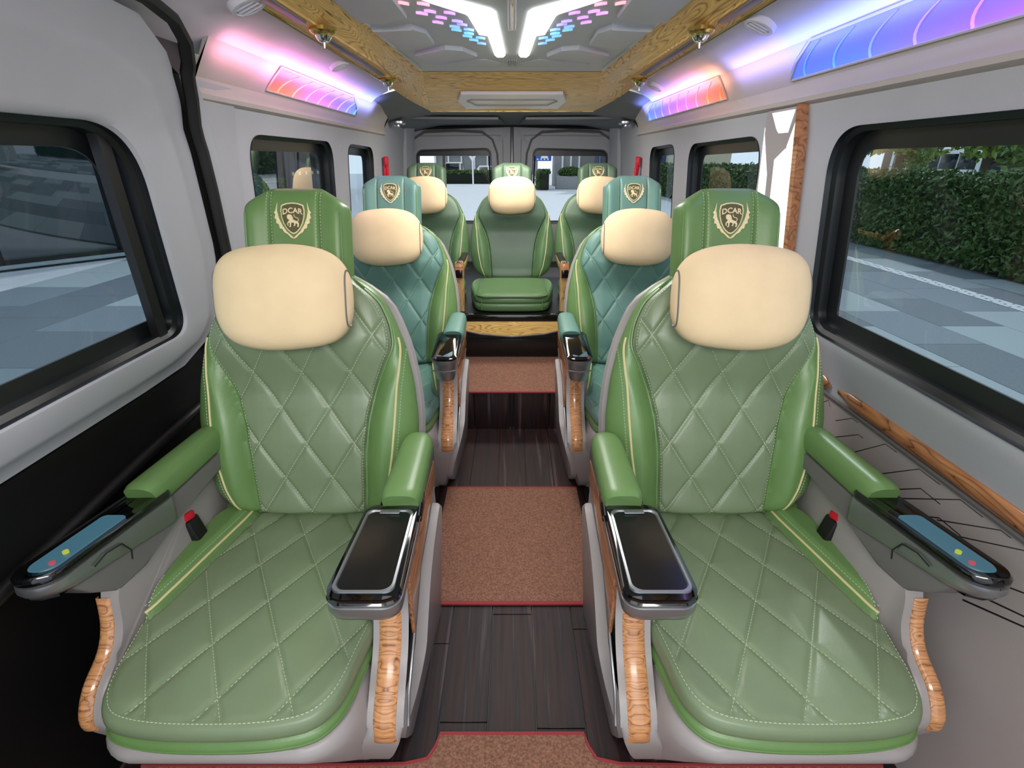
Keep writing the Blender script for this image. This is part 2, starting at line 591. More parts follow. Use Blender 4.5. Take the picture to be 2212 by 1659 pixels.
# lower right trim panel (taupe), grooves, wood rail, sill
lp = MB()
P = []
for (x, z) in ((.968, .0), (.966, .30), (.964, .735), (.958, .75)):
    P.append([(x, y, z) for y in np.linspace(-.5, 3.0, 12)])
lp.grid(np.array(P))
panel = lp.build('lower_panel', M['wall_low'], wall_r, recalc=False)
def groove(pts):
    MB().tube([(.9655, y, z) for y, z in pts], .0022, 5).build('groove', M['black'], wall_r)
for g in ([(1.48, .66), (1.40, .73), (1.385, .715)], [(1.345, .688), (1.282, .729), (1.255, .729)], [(1.36, .62), (1.24, .70), (1.22, .70)],
          [(1.246, .637), (1.141, .728), (1.098, .729)], [(1.154, .624), (1.022, .73), (.958, .73)], [(1.12, .60), (1.0, .69), (.94, .69)],
          [(1.054, .622), (.902, .731), (.844, .73)], [(1.05, .58), (.93, .66), (.87, .66)], [(.933, .652), (.803, .731), (.78, .731)],
          [(.90, .64), (.752, .726), (.70, .726)], [(.811, .538), (.694, .594), (.5, .68)], [(.85, .55), (.6, .655), (.45, .72)],
          [(.83, .60), (.62, .70), (.5, .73)]):
    groove(g)
rail = MB()
def rail_loops(y0, y1, x_off=0):
    loops = []
    for y in np.linspace(y0, y1, 26):
        e = min(1, (y - y0) / .03 + .15, (y1 - y) / .03 + .15)
        L = []
        for k in range(12):
            a = 2 * PI * k / 12
            L.append((.957 - .012 * math.cos(a) * e, y, .777 + .021 * math.sin(a) * e + .006 * math.cos(a)))
        loops.append(L)
    return loops
tag(MB().loft(rail_loops(-.4, 1.36)).build('trim_1', M['walnut_y']), kind='structure')
tag(MB().loft(rail_loops(1.40, 1.95)).build('trim_2', M['walnut_y']), kind='structure')
tag(MB().loft([[(.955, y, .742), (.962, y, .748), (.962, y, .752), (.952, y, .750)] for y in (-.4, 3.0)]).build('trim_3', M['shell_dark']), kind='structure')

# left sliding door
door = MB()
DX = lambda z: float(interp([(.8, .955), (.86, .95), (.955, .925), (1.475, .885), (1.6, .845), (1.72, .76), (1.8, .66)], z))
def door_outline_y(z):  # rear edge of the door opening
    return float(interp([(.80, 1.52), (.9, 1.60), (1.14, 1.62), (1.32, 1.595), (1.42, 1.575), (1.55, 1.53), (1.62, 1.495), (1.66, 1.45), (1.69, 1.38), (1.705, 1.28), (1.72, 1.1)], z))
oy = []
top = []
N = len(L1)
cy, cz = .72, 1.2
outer = []
edge = [(-.4, .845), (.79, .845), (1.36, .845), (1.47, .87), (1.57, .97), (1.60, 1.14), (1.555, 1.42), (1.52, 1.54), (1.475, 1.61), (1.41, 1.655), (1.30, 1.69), (1.1, 1.70), (-.4, 1.70)]
def ray_hit(dy, dz):
    best = None
    n = len(edge)
    for i in range(n):
        ay, az = edge[i]; by, bz = edge[(i + 1) % n]
        ey, ez = by - ay, bz - az
        den = dy * ez - dz * ey
        if abs(den) < 1e-12: continue
        t = ((ay - cy) * ez - (az - cz) * ey) / den
        u = ((ay - cy) * dz - (az - cz) * dy) / den
        if t > 0 and -1e-6 <= u <= 1 + 1e-6 and (best is None or t < best):
            best = t
    return best
for (y, z) in L1:
    t = ray_hit(y - cy, z - cz)
    outer.append((cy + (y - cy) * t, cz + (z - cz) * t))
loops = []
for t, bulge in ((0, .02), (.03, .0), (.30, -.004), (.36, -.012), (.45, -.014), (.9, -.014), (.97, -.012), (1.0, -.002)):
    L = []
    for (a, b) in zip(outer, L1):
        y = a[0] + (b[0] - a[0]) * t; z = a[1] + (b[1] - a[1]) * t
        L.append((-(DX(z) + bulge), y, z))
    loops.append(L)
door.grid(np.array(loops), closed_u=True)
door_o = door.build('door_1', M['wall'], kind='structure', recalc=False)
window('window_6', -1, L1, .05, .05, M['glass'], X=DX)
# sliding sash post inside that window
MB().loft([[(-(DX(z) + a), y0 - (z - .955) * .135 + b, z) for a, b in ((.018, 0), (.018, .035), (.04, .035), (.04, 0))] for z, y0 in ((.96, 1.30), (1.47, 1.30))]).build('window_bar', M['black'], bpy.data.objects['window_6'])
# black lower door, ledge and step well
low = MB()
P = []
for (x, z) in ((.99, -.25), (.985, .3), (.975, .62), (.955, .66), (.952, .70), (.965, .74), (.955, .80), (.952, .843), (.985, .850), (.995, .90)):
    P.append([(-x, y, z) for y in np.linspace(-.5, 1.66, 8)])
low.grid(np.array(P))
low.build('lower_trim', M['black_door'], door_o, recalc=False)
MB().tube([(-.94, -.4, .55), (-.945, .7, .665), (-.945, 1.1, .70), (-.94, 1.55, .73)], [.012, .016, .016, .01], 10).build('grab_ledge', M['black'], door_o)
# black pillar well behind the door and the grey pillar trim
pw_ = MB()
P = []
for z in np.linspace(-.05, 1.72, 16):
    yy = door_outline_y(max(z, .8)) if z > .8 else 1.50
    x = WX(z) if z < 1.5 else DX(z) + .02
    P.append([(-(x + .01), yy - .05, z), (-(x + .004), yy - .01, z), (-(x - .008), yy + .012, z), (-(x + .01), yy + .03, z)])
pw_.grid(np.array(P))
pw_.add([(-1.0, y, z) for y, z in ((1.41, -.3), (1.80, -.3), (1.80, 1.9), (1.41, 1.9))], [(0, 1, 2, 3)])
pw_.add([(-.865, 1.56, 1.60), (-.865, 1.56, 1.82), (-.865, -.5, 1.82), (-.865, -.5, 1.60)], [(0, 1, 2, 3)])
pil = pw_.build('trim_4', M['rubber'], kind='structure', recalc=False)
seal_pts = [(1.615, .9), (1.625, 1.0), (1.62, 1.14), (1.595, 1.32), (1.575, 1.42), (1.53, 1.55), (1.495, 1.62), (1.45, 1.66), (1.38, 1.69), (1.28, 1.705), (1.1, 1.710), (.6, 1.712), (-.3, 1.712)]
sp_ = []
for i in range(len(seal_pts) - 1):
    for k in range(4):
        t = k / 4
        sp_.append(tuple(a + (b - a) * t for a, b in zip(seal_pts[i], seal_pts[i + 1])))
MB().tube([(-(DX(z) - .018), y, z) for y, z in sp_], .014, 8, sq=(1, 1.2)).build('door_seal', M['rubber'], pil)
pt = MB()
P = []
for z in np.linspace(.98, 1.60, 14):
    yy = door_outline_y(z) + .015
    x = WX(z)
    P.append([(-(x + .01), yy, z), (-(x - .022), yy + .006, z), (-(x - .026), yy + .045, z), (-(x - .008), yy + .06, z), (-(x - .006), 1.80, z), (-(x - .000), 1.812, z)])
pt.grid(np.array(P))
pt.build('pillar_trim', M['wall'], wall_l, recalc=False)

# rear wall with two doors
def rear_door(name, sx):
    hole = rquad([(sx * .17, .86), (sx * .86, .86), (sx * .84, 1.475), (sx * .19, 1.49)], .06, 18)
    if sx < 0: hole = hole[::-1]
    d = empty(name); d['kind'] = 'structure'
    mb = MB()
    cx_, cz_ = sx * .5, 1.2
    x0, x1, z0, z1 = sorted((sx * .012, sx * .95)) + [.5, 1.66]
    outer = []
    for (x, z) in hole:
        dx, dz = x - cx_, z - cz_
        tx = ((x1 - cx_) / dx if dx > 0 else (x0 - cx_) / dx) if abs(dx) > 1e-9 else 1e9
        tz = ((z1 - cz_) / dz if dz > 0 else (z0 - cz_) / dz) if abs(dz) > 1e-9 else 1e9
        t = min(tx, tz)
        outer.append((cx_ + dx * t, cz_ + dz * t))
    for (a, b) in ((x0, z0), (x0, z1), (x1, z0), (x1, z1)):
        i = min(range(len(outer)), key=lambda k: (outer[k][0] - a) ** 2 + (outer[k][1] - b) ** 2)
        outer[i] = (a, b)
    loops = []
    for t, dy in ((0, 0), (.35, 0), (.42, -.012), (.96, -.012), (1, 0), (1, .05)):
        loops.append([(a[0] + (b[0] - a[0]) * t, 4.92 + dy, a[1] + (b[1] - a[1]) * t) for a, b in zip(outer, hole)])
    mb.grid(np.array(loops), closed_u=True)
    mb.build('door_panel', M['wall'], d, recalc=False)
    # pressed arch around the window
    arch = [(sx * .10, .9), (sx * .115, 1.2), (sx * .13, 1.45), (sx * .17, 1.56), (sx * .26, 1.62), (sx * .5, 1.63), (sx * .76, 1.62), (sx * .86, 1.56), (sx * .895, 1.45), (sx * .91, 1.2), (sx * .915, .9)]
    MB().tube([(x, 4.915, z) for x, z in arch], .016, 8, sq=(1, .7)).build('pressed_arch', M['shell_dark'], d)
    h2 = inset(hole, .006); h3 = inset(hole, .045)
    MB().grid(np.array([[(x, 4.90, z) for x, z in h2], [(x, 4.955, z) for x, z in h2], [(x, 4.96, z) for x, z in inset(hole, .022)]]), closed_u=True).build('window_frame', M['frit'], d)
    MB().box(min(sx * .17, sx * .86), max(sx * .17, sx * .86), 4.95, 4.97, 1.43, 1.49).build('window_header', M['frit'], d)
    g = MB(); g.add([(x, 4.962, z) for x, z in h2], [tuple(range(len(h2)))]); g.build('window_pane', M['glass_clear'], d)
    return d
rear_door('door_2', -1)
rear_door('door_3', 1)
MB().box(-.012, .012, 4.895, 4.94, .55, 1.66, .004).build('trim_5', M['rubber'], kind='structure')
MB().box(-.004, .004, 4.885, 4.90, .55, 1.66, .002).build('trim_6', M['silver'], kind='structure')
bw = MB()
bw.box(-1.0, 1.0, 4.93, 4.95, -.05, .52)
bw.box(-1.0, 1.0, 4.93, 4.95, 1.655, 1.8)
bw.build('wall_back', M['wall'], kind='structure')
arc = [(-.95, 4.88, 1.615), (-.88, 4.88, 1.645), (-.5, 4.88, 1.655), (0, 4.88, 1.67), (.5, 4.88, 1.655), (.88, 4.88, 1.645), (.95, 4.88, 1.615)]
MB().tube(arc, .012, 8).build('trim_7', M['rubber'], kind='structure')
for sx in (-1, 1):   # rear corner pillars
    MB().loft([[(sx * .97, 4.55, z), (sx * (WX(z) - .02), 4.56, z), (sx * (WX(z) - .06), 4.70, z), (sx * .90, 4.90, z), (sx * .97, 4.9, z)] for z in (.5, 1.0, 1.55, 1.66)]).build('trim_8' if sx < 0 else 'trim_9', M['wall'], kind='structure')

# ------------------------------------------------------------------ ceiling
ceil = MB()
def cy_loops(sx, ys, prof):
    return [[(sx * x, y, z) for x, z in prof] for y in ys]
side_prof = [(.64, 1.775), (.70, 1.755), (.77, 1.722), (.80, 1.70), (.88, 1.67)]
for sx in (-1, 1):
    y0 = -.5
    ceil.grid(np.array(cy_loops(sx, np.linspace(y0, 3.30, 14), side_prof)))
# rear headliner: from the frame's rear beam down to the rear doors
P = []
for y, zc, ze in ((3.30, 1.775, 1.67), (3.55, 1.755, 1.655), (3.9, 1.70, 1.625), (4.3, 1.685, 1.615), (4.7, 1.672, 1.61), (4.93, 1.668, 1.60)):
    row = []
    for x in np.linspace(-.93, .93, 25):
        t = abs(x) / .93
        z = zc + (ze - zc) * (max(0, t - .6) / .4) ** 1.4
        row.append((x, y, z))
    P.append(row)
P = np.array(P)
rear = MB()
# leave out the middle of the first rows, where the wooden frame sits
for side_cols in (slice(0, 6), slice(19, 25)):
    rear.grid(P[0:3, side_cols])
rear.grid(P[2:, :])
ceiling = ceil.build('ceiling', M['headliner'], kind='structure', recalc=False)
rear.build('rear_headliner', M['headliner_dark'], ceiling, recalc=False)
# two shallow pressings of the rear headliner
for sx in (-1, 1):
    MB().prism([(sx * .10, 4.15), (sx * .75, 4.10), (sx * .80, 4.6), (sx * .06, 4.65)], 'z', 1.665, 1.684, .006).build('headliner_pressing', M['headliner_dark'], ceiling)
# recessed roof panel
rp = MB()
rp.box(-.60, .60, -.5, 3.25, 1.822, 1.84)
rpo = rp.build('roof_panel', M['roof_panel'], ceiling)
def rib(pts, w=.010, m='roof_panel'):
    MB().tube([(x, y, 1.820) for x, y in pts], w, 8, sq=(1, .7)).build('rib', M[m], rpo)
def raised(pts, h=.018):
    MB().prism(pts, 'z', 1.822 - h, 1.824, .006, 2).build('raised_field', M['roof_panel'], rpo)
for sx in (-1, 1):
    f = lambda L: [(sx * x, y) for x, y in L]
    raised(f([(.50, 1.0), (.50, 1.98), (.43, 2.00), (.33, 1.93), (.33, 1.7), (.42, 1.62), (.42, 1.0)]))
    raised(f([(.485, 2.10), (.43, 2.43), (.30, 2.33), (.30, 2.14), (.34, 2.07), (.42, 2.10)]))
    raised(f([(.415, 2.56), (.38, 2.72), (.33, 2.74), (.15, 2.58), (.20, 2.45), (.27, 2.42)]))
    raised(f([(.37, 2.84), (.35, 2.90), (.06, 2.90), (.045, 2.82), (.12, 2.72), (.30, 2.80)]), .006)
    rib(f([(.525, .9), (.50, 2.2), (.455, 2.95)]), .006)
    # pale inner edge strip of the frame
    MB().loft([[(sx * .545, -.45, 1.822), (sx * .55, -.45, 1.815), (sx * .56, -.45, 1.822)], [(sx * .463, 3.06, 1.822), (sx * .468, 3.06, 1.815), (sx * .478, 3.06, 1.822)]]).build('edge_strip', M['vent'], rpo)
for k in range(5):
    MB().box(-.022 + k * .010, -.018 + k * .010, 2.72, 2.90, 1.812, 1.823, .001).build('rib', M['roof_panel'], rpo)

# chrome centre strip
cs = MB()
cs.box(-.013, .013, .6, 2.13, 1.812, 1.822, .004)
o = cs.build('ceiling_strip', M['vent'])
tag(o, 'slim silver strip with a chrome line along the middle of the roof panel', 'trim')
MB().box(-.003, .003, .62, 2.10, 1.807, 1.813, .001).build('chrome_line', M['chrome'], o)

# white arrow lamps
lampL = [(-.45, 1.15), (-.37, 1.15), (-.223 + .02, 1.68), (-.16, 1.784), (-.064, 1.879), (-.050, 1.919), (-.029, 2.582), (-.036, 2.632), (-.066, 2.636), (-.075, 2.582), (-.086, 2.209), (-.12, 2.192), (-.136, 1.927), (-.143, 1.905), (-.235, 1.784), (-.30, 1.68)]
for sx, lab in ((1, 'left'), (-1, 'right')):
    root = empty('ceiling_lamp', (sx * -.1, 2.1, 1.82))
    tag(root, f'white glowing bent arrow lamp in the {lab} half of the grey roof panel', 'lamp')
    pts = [(sx * x + sx * .1, y - 2.1) for x, y in lampL]
    MB().prism(pts, 'z', -.008, .004, .002, 1).build('diffuser', M['white_lamp'], root)
    # the same lamp continues forward over the photographer
# coloured light shards
sh = [(-.318, 1.812, (255, 130, 150)), (-.259, 1.822, (255, 120, 160)), (-.251, 1.903, (200, 110, 235)), (-.28, 1.927, (215, 120, 225)), (-.193, 1.922, (190, 90, 250)), (-.226, 1.978, (185, 100, 245)), (-.245, 2.041, (190, 110, 240)), (-.179, 2.026, (130, 90, 250)), (-.167, 2.071, (120, 100, 250)), (-.195, 2.102, (60, 140, 245)), (-.194, 2.149, (30, 160, 240)), (-.15, 2.145, (40, 150, 245)), (-.154, 2.203, (30, 170, 245)), (-.163, 2.248, (20, 160, 240)), (-.144, 2.314, (30, 160, 245)), (-.116, 2.278, (30, 160, 240)), (-.118, 2.377, (20, 140, 250))]
shard_mats = {}
for sx, lab in ((1, 'left'), (-1, 'right')):
    for (x, y, c) in sh:
        if c not in shard_mats:
            shard_mats[c] = emit('shard_light', c, 1.3)
        MB().prism([(sx * x - .019 * sx, y - .012), (sx * x - .004 * sx, y - .012), (sx * x + .013 * sx, y + .004), (sx * x + .015 * sx, y + .012)], 'z', 1.815, 1.823, .001, 1).build('light_shard', shard_mats[c], rpo)

# wooden frame around the roof panel
frame = empty('trim_10'); frame['kind'] = 'structure'
side_cross = [(0, .045), (.012, .03), (.030, .018), (.050, .010), (.066, .001), (.072, -.002)]
for sx in (-1, 1):
    inner, outer_ = [], []
    P, Q = [], []
    for y in np.linspace(-.5, 3.08, 24):
        t = (y + .5) / 3.58
        xi = .575 - .105 * max(0, (y - 1.0)) / 2.08 if y > 1 else .575
        xi = .55 - .085 * (y + .5) / 3.58
        # inner light roll
        P.append([(sx * (xi + dx * 1.25), y, 1.775 + dz) for dx, dz in side_cross])
        xo = xi + .072 * 1.25
        e = .64 + .015 * t
        Q.append([(sx * xo, y, 1.773), (sx * (xo + .003), y, 1.768), (sx * (e - .008), y, 1.765), (sx * e, y, 1.762), (sx * (e + .004), y, 1.766), (sx * (e + .006), y, 1.780)])
    MB().grid(np.array(P)).build('side_beam', M['oak_y'], frame, recalc=False)
    MB().grid(np.array(Q)).build('spot_rail', M['oak_y'], frame, recalc=False)
    MB().tube([(sx * (.642 + .015 * (y + .5) / 3.58), y, 1.764) for y in (-.5, 1, 2, 3.0)], .006, 8).build('gold_edge', M['gold_metal'], frame)
    # corner piece, curving from the side rail to the rear beam
    Cc = []
    for k in range(13):
        t = k / 12
        a = t * PI / 2
        # outer curve
        ox = .66 * (1 - t) + .55 * t + .03 * math.sin(t * PI)
        oy_ = 3.08 + .80 * t
        oz = 1.765 + (1.70 - 1.765) * t ** 1.3
        ix = .465 + .0 * t
        iy = 3.08 + .015 * t
        iz = 1.82
        row = []
        for j in range(9):
            s_ = j / 8
            row.append((sx * (ix + (ox - ix) * s_), iy + (oy_ - iy) * s_, iz + (oz - iz) * s_ - .012 * math.sin(s_ * PI)))
        Cc.append(row)
    MB().grid(np.array(Cc)).build('corner_piece', M['oak_y'], frame, recalc=False)
Pb = []
for x in np.linspace(-1, 1, 21):
    row = []
    for j in range(9):
        s_ = j / 8
        hw = .467 + (.552 - .467) * s_
        row.append((x * hw, 3.09 + .80 * s_, 1.82 - .12 * s_ - .014 * math.sin(s_ * PI)))
    Pb.append(row)
MB().grid(np.array(Pb)).build('rear_beam', M['oak'], frame, recalc=False)
# beam lip under it
MB().box(-.55, .55, 3.88, 3.90, 1.695, 1.71, .004).build('beam_lip', M['oak'], frame)

# hexagonal vent plate on the rear beam
th = math.atan2(.12, .80)
vr = empty('air_vent', (0, 3.52, 1.738))
vr.rotation_euler.x = -th
tag(vr, 'white hexagonal air vent plate on the wooden beam at the rear', 'vent')
hexp = [(-.33, 0), (-.295, .17), (.295, .17), (.33, 0), (.295, -.15), (-.295, -.15)]
MB().prism(hexp, 'z', -.016, .004, .004).build('plate', M['vent'], vr)
MB().tube([(-.27, -.02, -.017), (-.22, .07, -.017), (.22, .07, -.017), (.27, -.02, -.017), (.25, -.05, -.017), (-.25, -.05, -.017), (-.27, -.02, -.017)], .006, 6).build('raised_outline', M['shell'], vr)

# reading spots and slots in the side rails
def spot(x, y, lab):
    r = empty('reading_spot', (x, y, 1.765))
    tag(r, lab, 'lamp', None)
    MB().lathe([(.040, .004), (.041, -.006), (.036, -.012), (.028, -.016), (.024, -.012)], 0, 0, 24).build('bezel', M['gold_metal'], r)
    MB().lathe([(.024, -.010), (.026, -.018), (.020, -.028), (.013, -.034), (.004, -.036)], 0, 0, 20).build('lamp_ball', M['chrome'], r)
    MB().tube([(0, 0, -.03), (0, -.004, -.052)], [.007, .003], 8).build('pointer', M['chrome'], r)
    return r
spot(-.578, 1.86, 'chrome reading spot in the left wooden roof rail, nearer the viewer')
spot(-.612, 2.90, 'small chrome reading spot at the rear end of the left wooden roof rail')
spot(.578, 1.86, 'chrome reading spot in the right wooden roof rail, nearer the viewer')
spot(.630, 2.90, 'small chrome reading spot at the rear end of the right wooden roof rail')
for sx in (-1, 1):
    for (ya, yb) in ((1.30, 1.78), (1.95, 2.78), (.4, 1.2)):
        MB().box(-.014, .014, -(yb - ya) / 2, (yb - ya) / 2, -.004, .004, .003).build('slot', M['shell_dark'], frame, loc=(sx * (.606 + .004 * ya), (ya + yb) / 2, 1.766))

# round vents in the side headliner
def round_vent(x, y, r, lab):
    sx = 1 if x > 0 else -1
    z = float(interp([(.64, 1.775), (.70, 1.755), (.77, 1.722), (.80, 1.70)], abs(x))) - .002
    v = empty('round_vent', (x, y, z))
    v.rotation_euler.y = sx * math.atan2(.055, .13) * 1.0
    tag(v, lab, 'vent')
    MB().lathe([(r, .004), (r, -.006), (r * .92, -.014), (r * .74, -.015), (r * .70, -.008)], 0, 0, 28).build('ring', M['headliner'], v)
    for k in (-1, 0, 1):
        MB().box(-r * .62, r * .62, k * r * .42 - .002, k * r * .42 + .010, -.014, -.004, .002, rot=Matrix.Rotation(.5, 4, 'X')).build('louver', M['headliner'], v)
    return v
round_vent(-.67, 1.56, .048, 'round ceiling vent on the left, nearest the viewer')
round_vent(-.70, 2.40, .040, 'small round ceiling vent on the left, farther back')
round_vent(.70, 1.72, .046, 'round ceiling vent on the right, nearest the viewer')
round_vent(.725, 2.95, .042, 'small round ceiling vent on the right, farther back')
for sx, lab in ((-1, 'left'), (1, 'right')):
    r = empty('small_spot', (sx * .80, 4.0, 1.635 + .0))
    tag(r, f'small chrome spot in the dark rear headliner on the {lab}', 'lamp')
    MB().lathe([(.055, .01), (.055, -.004), (.045, -.01), (.03, -.012)], 0, 0, 20).build('bezel', M['silver'], r)
    MB().tube([(-.03, 0, -.014), (.03, 0, -.014)], .006, 8).build('crossbar', M['chrome'], r)
    MB().lathe([(.014, -.008), (.014, -.02), (.006, -.026)], 0, 0, 12).build('lamp_ball', M['chrome'], r)

# ------------------------------------------------------------------ light coves
cove_prof = [(.895, 1.545), (.872, 1.548), (.856, 1.556), (.853, 1.568), (.862, 1.585), (.862, 1.612), (.858, 1.622), (.80, 1.702), (.80, 1.73)]
def cove(name, sx, y0, y1):
    n = 24
    loops = []
    for y in np.linspace(y0, y1, n):
        L = []
        for x, z in cove_prof:
            L.append((sx * x, y, z))
        loops.append(L)
    mb = MB().loft(loops)
    return mb.build(name, M['cove'], kind='structure')
cove('trim_11', -1, 1.60, 3.85)
cove('trim_12', 1, -.5, 3.9)
def led(sx, yb0, yb1, yt0, yt1, stops, strength, label, nsw, lean):
    """translucent light panel on the sloping cove face; bottom edge yb0..yb1, top edge yt0..yt1"""
    r = empty('cove_lamp', (0, 0, 0))
    tag(r, label, 'lamp')
    def S(y, t, off=.004):   # point on the cove face
        x = .858 + (.80 - .858) * t; z = 1.622 + .08 * t
        nx, nz = -.81, -.59
        return (sx * (x + nx * off), y, z + nz * off)
    m = led_mat('light_panel', stops, min(yb0, yb1), max(yb0, yb1), 1.625, 1.70, strength * .8)
    rows = []
    for i in range(9):
        t = .03 + .90 * i / 8
        k = t ** .7 if yb1 != yt1 or yb0 != yt0 else t
        a = yb0 + (yt0 - yb0) * t ** 1.6; b = yb1 + (yt1 - yb1) * t ** 1.6
        rows.append([S(a + (b - a) * j / 24, t) for j in range(25)])
    MB().grid(np.array(rows)).build('diffuser', m, r, recalc=False)
    rim = [S(yb0, .02, .005), S(yb1, .02, .005), S((yb1 * .6 + yt1 * .4), .5, .005), S(yt1, .94, .005), S(yt0, .94, .005), S(yb0 * .6 + yt0 * .4, .5, .005), S(yb0, .02, .005)]
    MB().tube(rim, .0035, 6).build('rim', M['cove'], r)
    # engraved flame strokes catch the light
    for i in range(nsw):
        u = (i + .6) / nsw
        y = yb0 + (yb1 - yb0) * u
        L = abs(yb1 - yb0) / nsw * .9
        pts = []
        lo, hi = min(yt0, yt1, yb0, yb1), max(yt0, yt1, yb0, yb1)
        for k in range(9):
            t = k / 8
            q = y + lean * L * (t ** 2.0)
            tt = .05 + .8 * t
            a = yb0 + (yt0 - yb0) * tt ** 1.6; b = yb1 + (yt1 - yb1) * tt ** 1.6
            q = min(max(q, min(a, b)), max(a, b))
            pts.append(S(q, tt, .0055))
        MB().tube(pts, [.0036 * (1 - .7 * k / 8) for k in range(9)], 5).build('flame_stroke', led_mat('flame_stroke', stops, min(yb0, yb1), max(yb0, yb1), 1.60, 1.78, strength * 2.4) if i == 0 else bpy.data.materials['flame_stroke' if 'flame_stroke' in bpy.data.materials else 'light_panel'], r)
    ms = [o.data.materials[0] for o in children(r) if o.name.startswith('flame_stroke')]
    for o in children(r):
        if o.name.startswith('flame_stroke'):
            o.data.materials[0] = ms[0]
    return r
led(-1, 2.03, 3.14, 2.06, 2.95, [(0, (255, 84, 40)), (.18, (255, 110, 70)), (.42, (235, 110, 240)), (.68, (150, 100, 255)), (1, (50, 130, 255))], 2.0,
    'long lit panel of red, violet and blue flames in the left ceiling cove', 8, 1)
led(1, 3.60, 2.30, 3.30, 2.28, [(0, (255, 84, 40)), (.16, (255, 110, 70)), (.42, (220, 100, 240)), (.68, (130, 100, 255)), (1, (40, 130, 255))], 2.0,
    'lit panel of blue, violet and red flames in the right ceiling cove, toward the rear', 9, -1)
led(1, 1.80, -.40, 1.62, -.40, [(0, (255, 110, 240)), (.45, (226, 90, 255)), (.68, (150, 90, 250)), (.85, (60, 110, 255)), (1, (40, 90, 250))], 1.7,
    'large lit panel of blue to magenta flames in the right cove, nearest the viewer', 15, -1)
# the LED tape that washes the ceiling above each cove
def wash(x, y, ly, color, e):
    sx = 1 if x > 0 else -1
    o = light('cove_light', 'AREA', (x, y, 1.665), (0, math.radians(180 + sx * 42), 0), e * 1.1, color, .05, ly)
    return o
for (x, y, ly, c, e) in ((-.775, 1.80, .3, (1, .35, .55), .25), (-.775, 2.10, .35, (1, .28, .75), .55), (-.775, 2.42, .35, (.85, .30, 1), .6), (-.775, 2.8, .4, (.5, .3, 1), .6), (-.775, 3.2, .4, (.25, .3, 1), .6),
                         (.775, 3.35, .4, (.22, .28, 1), .6), (.775, 2.95, .4, (.6, .32, 1), .5), (.775, 2.6, .35, (.95, .35, .6), .5), (.775, 2.35, .2, (1, .35, .2), .22),
                         (.775, 1.95, .4, (.35, .3, 1), .45), (.775, 1.55, .45, (.2, .28, 1), .6), (.775, 1.1, .45, (.25, .32, 1), .6), (.775, .6, .5, (.6, .3, 1), .6)):
    wash(x, y, ly, c, e)

# ------------------------------------------------------------------ Y shaped pillar light on the right wall
yl = empty('pillar_light', (0, 0, 0))
tag(yl, 'tall white glowing light with a grey Y frame and wood edge on the right pillar', 'lamp')
def wallprism(pts, x_in, x_out, r=.002):
    """(y,z) polygon that follows the leaning wall, protruding x_in..x_out from it"""
    mb = MB()
    A = [(WX(z) - x_in, y, z) for y, z in pts]; B = [(WX(z) - x_out, y, z) for y, z in pts]
    n = len(pts)
    mb.add(A + B, [tuple(range(n))[::-1], tuple(range(n, 2 * n))] + [(i, (i + 1) % n, n + (i + 1) % n, n + i) for i in range(n)])
    return mb
wallprism([(1.70, .95), (1.99, .95), (1.975, 1.30), (1.935, 1.548), (1.735, 1.548), (1.715, 1.30)], -.01, .012).build('frame', M['shell'], yl)
wallprism([(1.75, 1.540), (1.895, 1.540), (1.865, 1.495), (1.83, 1.462), (1.79, 1.462)], .010, .016).build('diffuser', M['y_lamp'], yl)
wallprism([(1.945, 1.50), (1.895, 1.445), (1.89, .98), (1.955, .98)], .010, .016).build('diffuser', M['y_lamp'], yl)
wallprism([(1.738, 1.51), (1.785, 1.435), (1.855, 1.40), (1.84, .98), (1.70, .98)], .010, .016).build('diffuser', M['y_lamp'], yl)
wallprism([(1.660, .93), (1.685, .93), (1.725, 1.55), (1.70, 1.55)], -.01, .022).build('wood_edge', M['walnut_y'], yl)

# red emergency hammers on the rear pillars
for sx, lab in ((-1, 'left'), (1, 'right')):
    h = empty('emergency_hammer', (sx * .865, 3.82, 1.33))
    tag(h, f'red emergency hammer in its holder on the {lab} wall near the rear', 'hammer')
    MB().box(-.012, .012, -.03, .03, .03, .09, .006).build('hammer_head', M['red'], h)
    MB().tube([(0, 0, .05), (0, .002, -.02), (0, .004, -.10)], [.016, .012, .008], 10).build('handle', M['red'], h)
    MB().box(-.018, -.006, -.022, .022, -.04, .02, .004).build('holder', M['red'], h)

# ------------------------------------------------------------------ floor, platform, carpets
fl = empty('floor'); fl['kind'] = 'structure'
MB().box(-.99, .99, -.6, 2.55, -.06, -.006).build('subfloor', M['black'], fl)
xs = np.linspace(-.99, .99, 16)
for i in range(15):
    off = rnd.uniform(-.5, .3)
    cuts = [-.6] + sorted([off + .35, off + 1.35]) + [2.56]
    for a, b in zip(cuts[:-1], cuts[1:]):
        if b - a < .02: continue
        o = MB().box(xs[i] + .0012, xs[i + 1] - .0012, a + .0012, b - .0012, -.008, 0, .001, 1).build('plank', M['plank'], fl)
# raised step behind row two and the rear platform
st = empty('trim_13'); st['kind'] = 'structure'
MB().box(-.97, .97, 2.56, 3.1, 0, .225).build('step_core', M['black'], st)
for x0, x1 in ((-.97, -.55), (-.55, -.21), (-.21, -.012), (-.008, .008), (.012, .21), (.21, .55), (.55, .97)):
    MB().box(x0 + .002, x1 - .002, 2.545, 2.562, -.01, .226, .003).build('riser_board', M['plank'], st)
MB().box(-.97, .97, 3.09, 4.9, 0, .515).build('platform', M['black'], st)
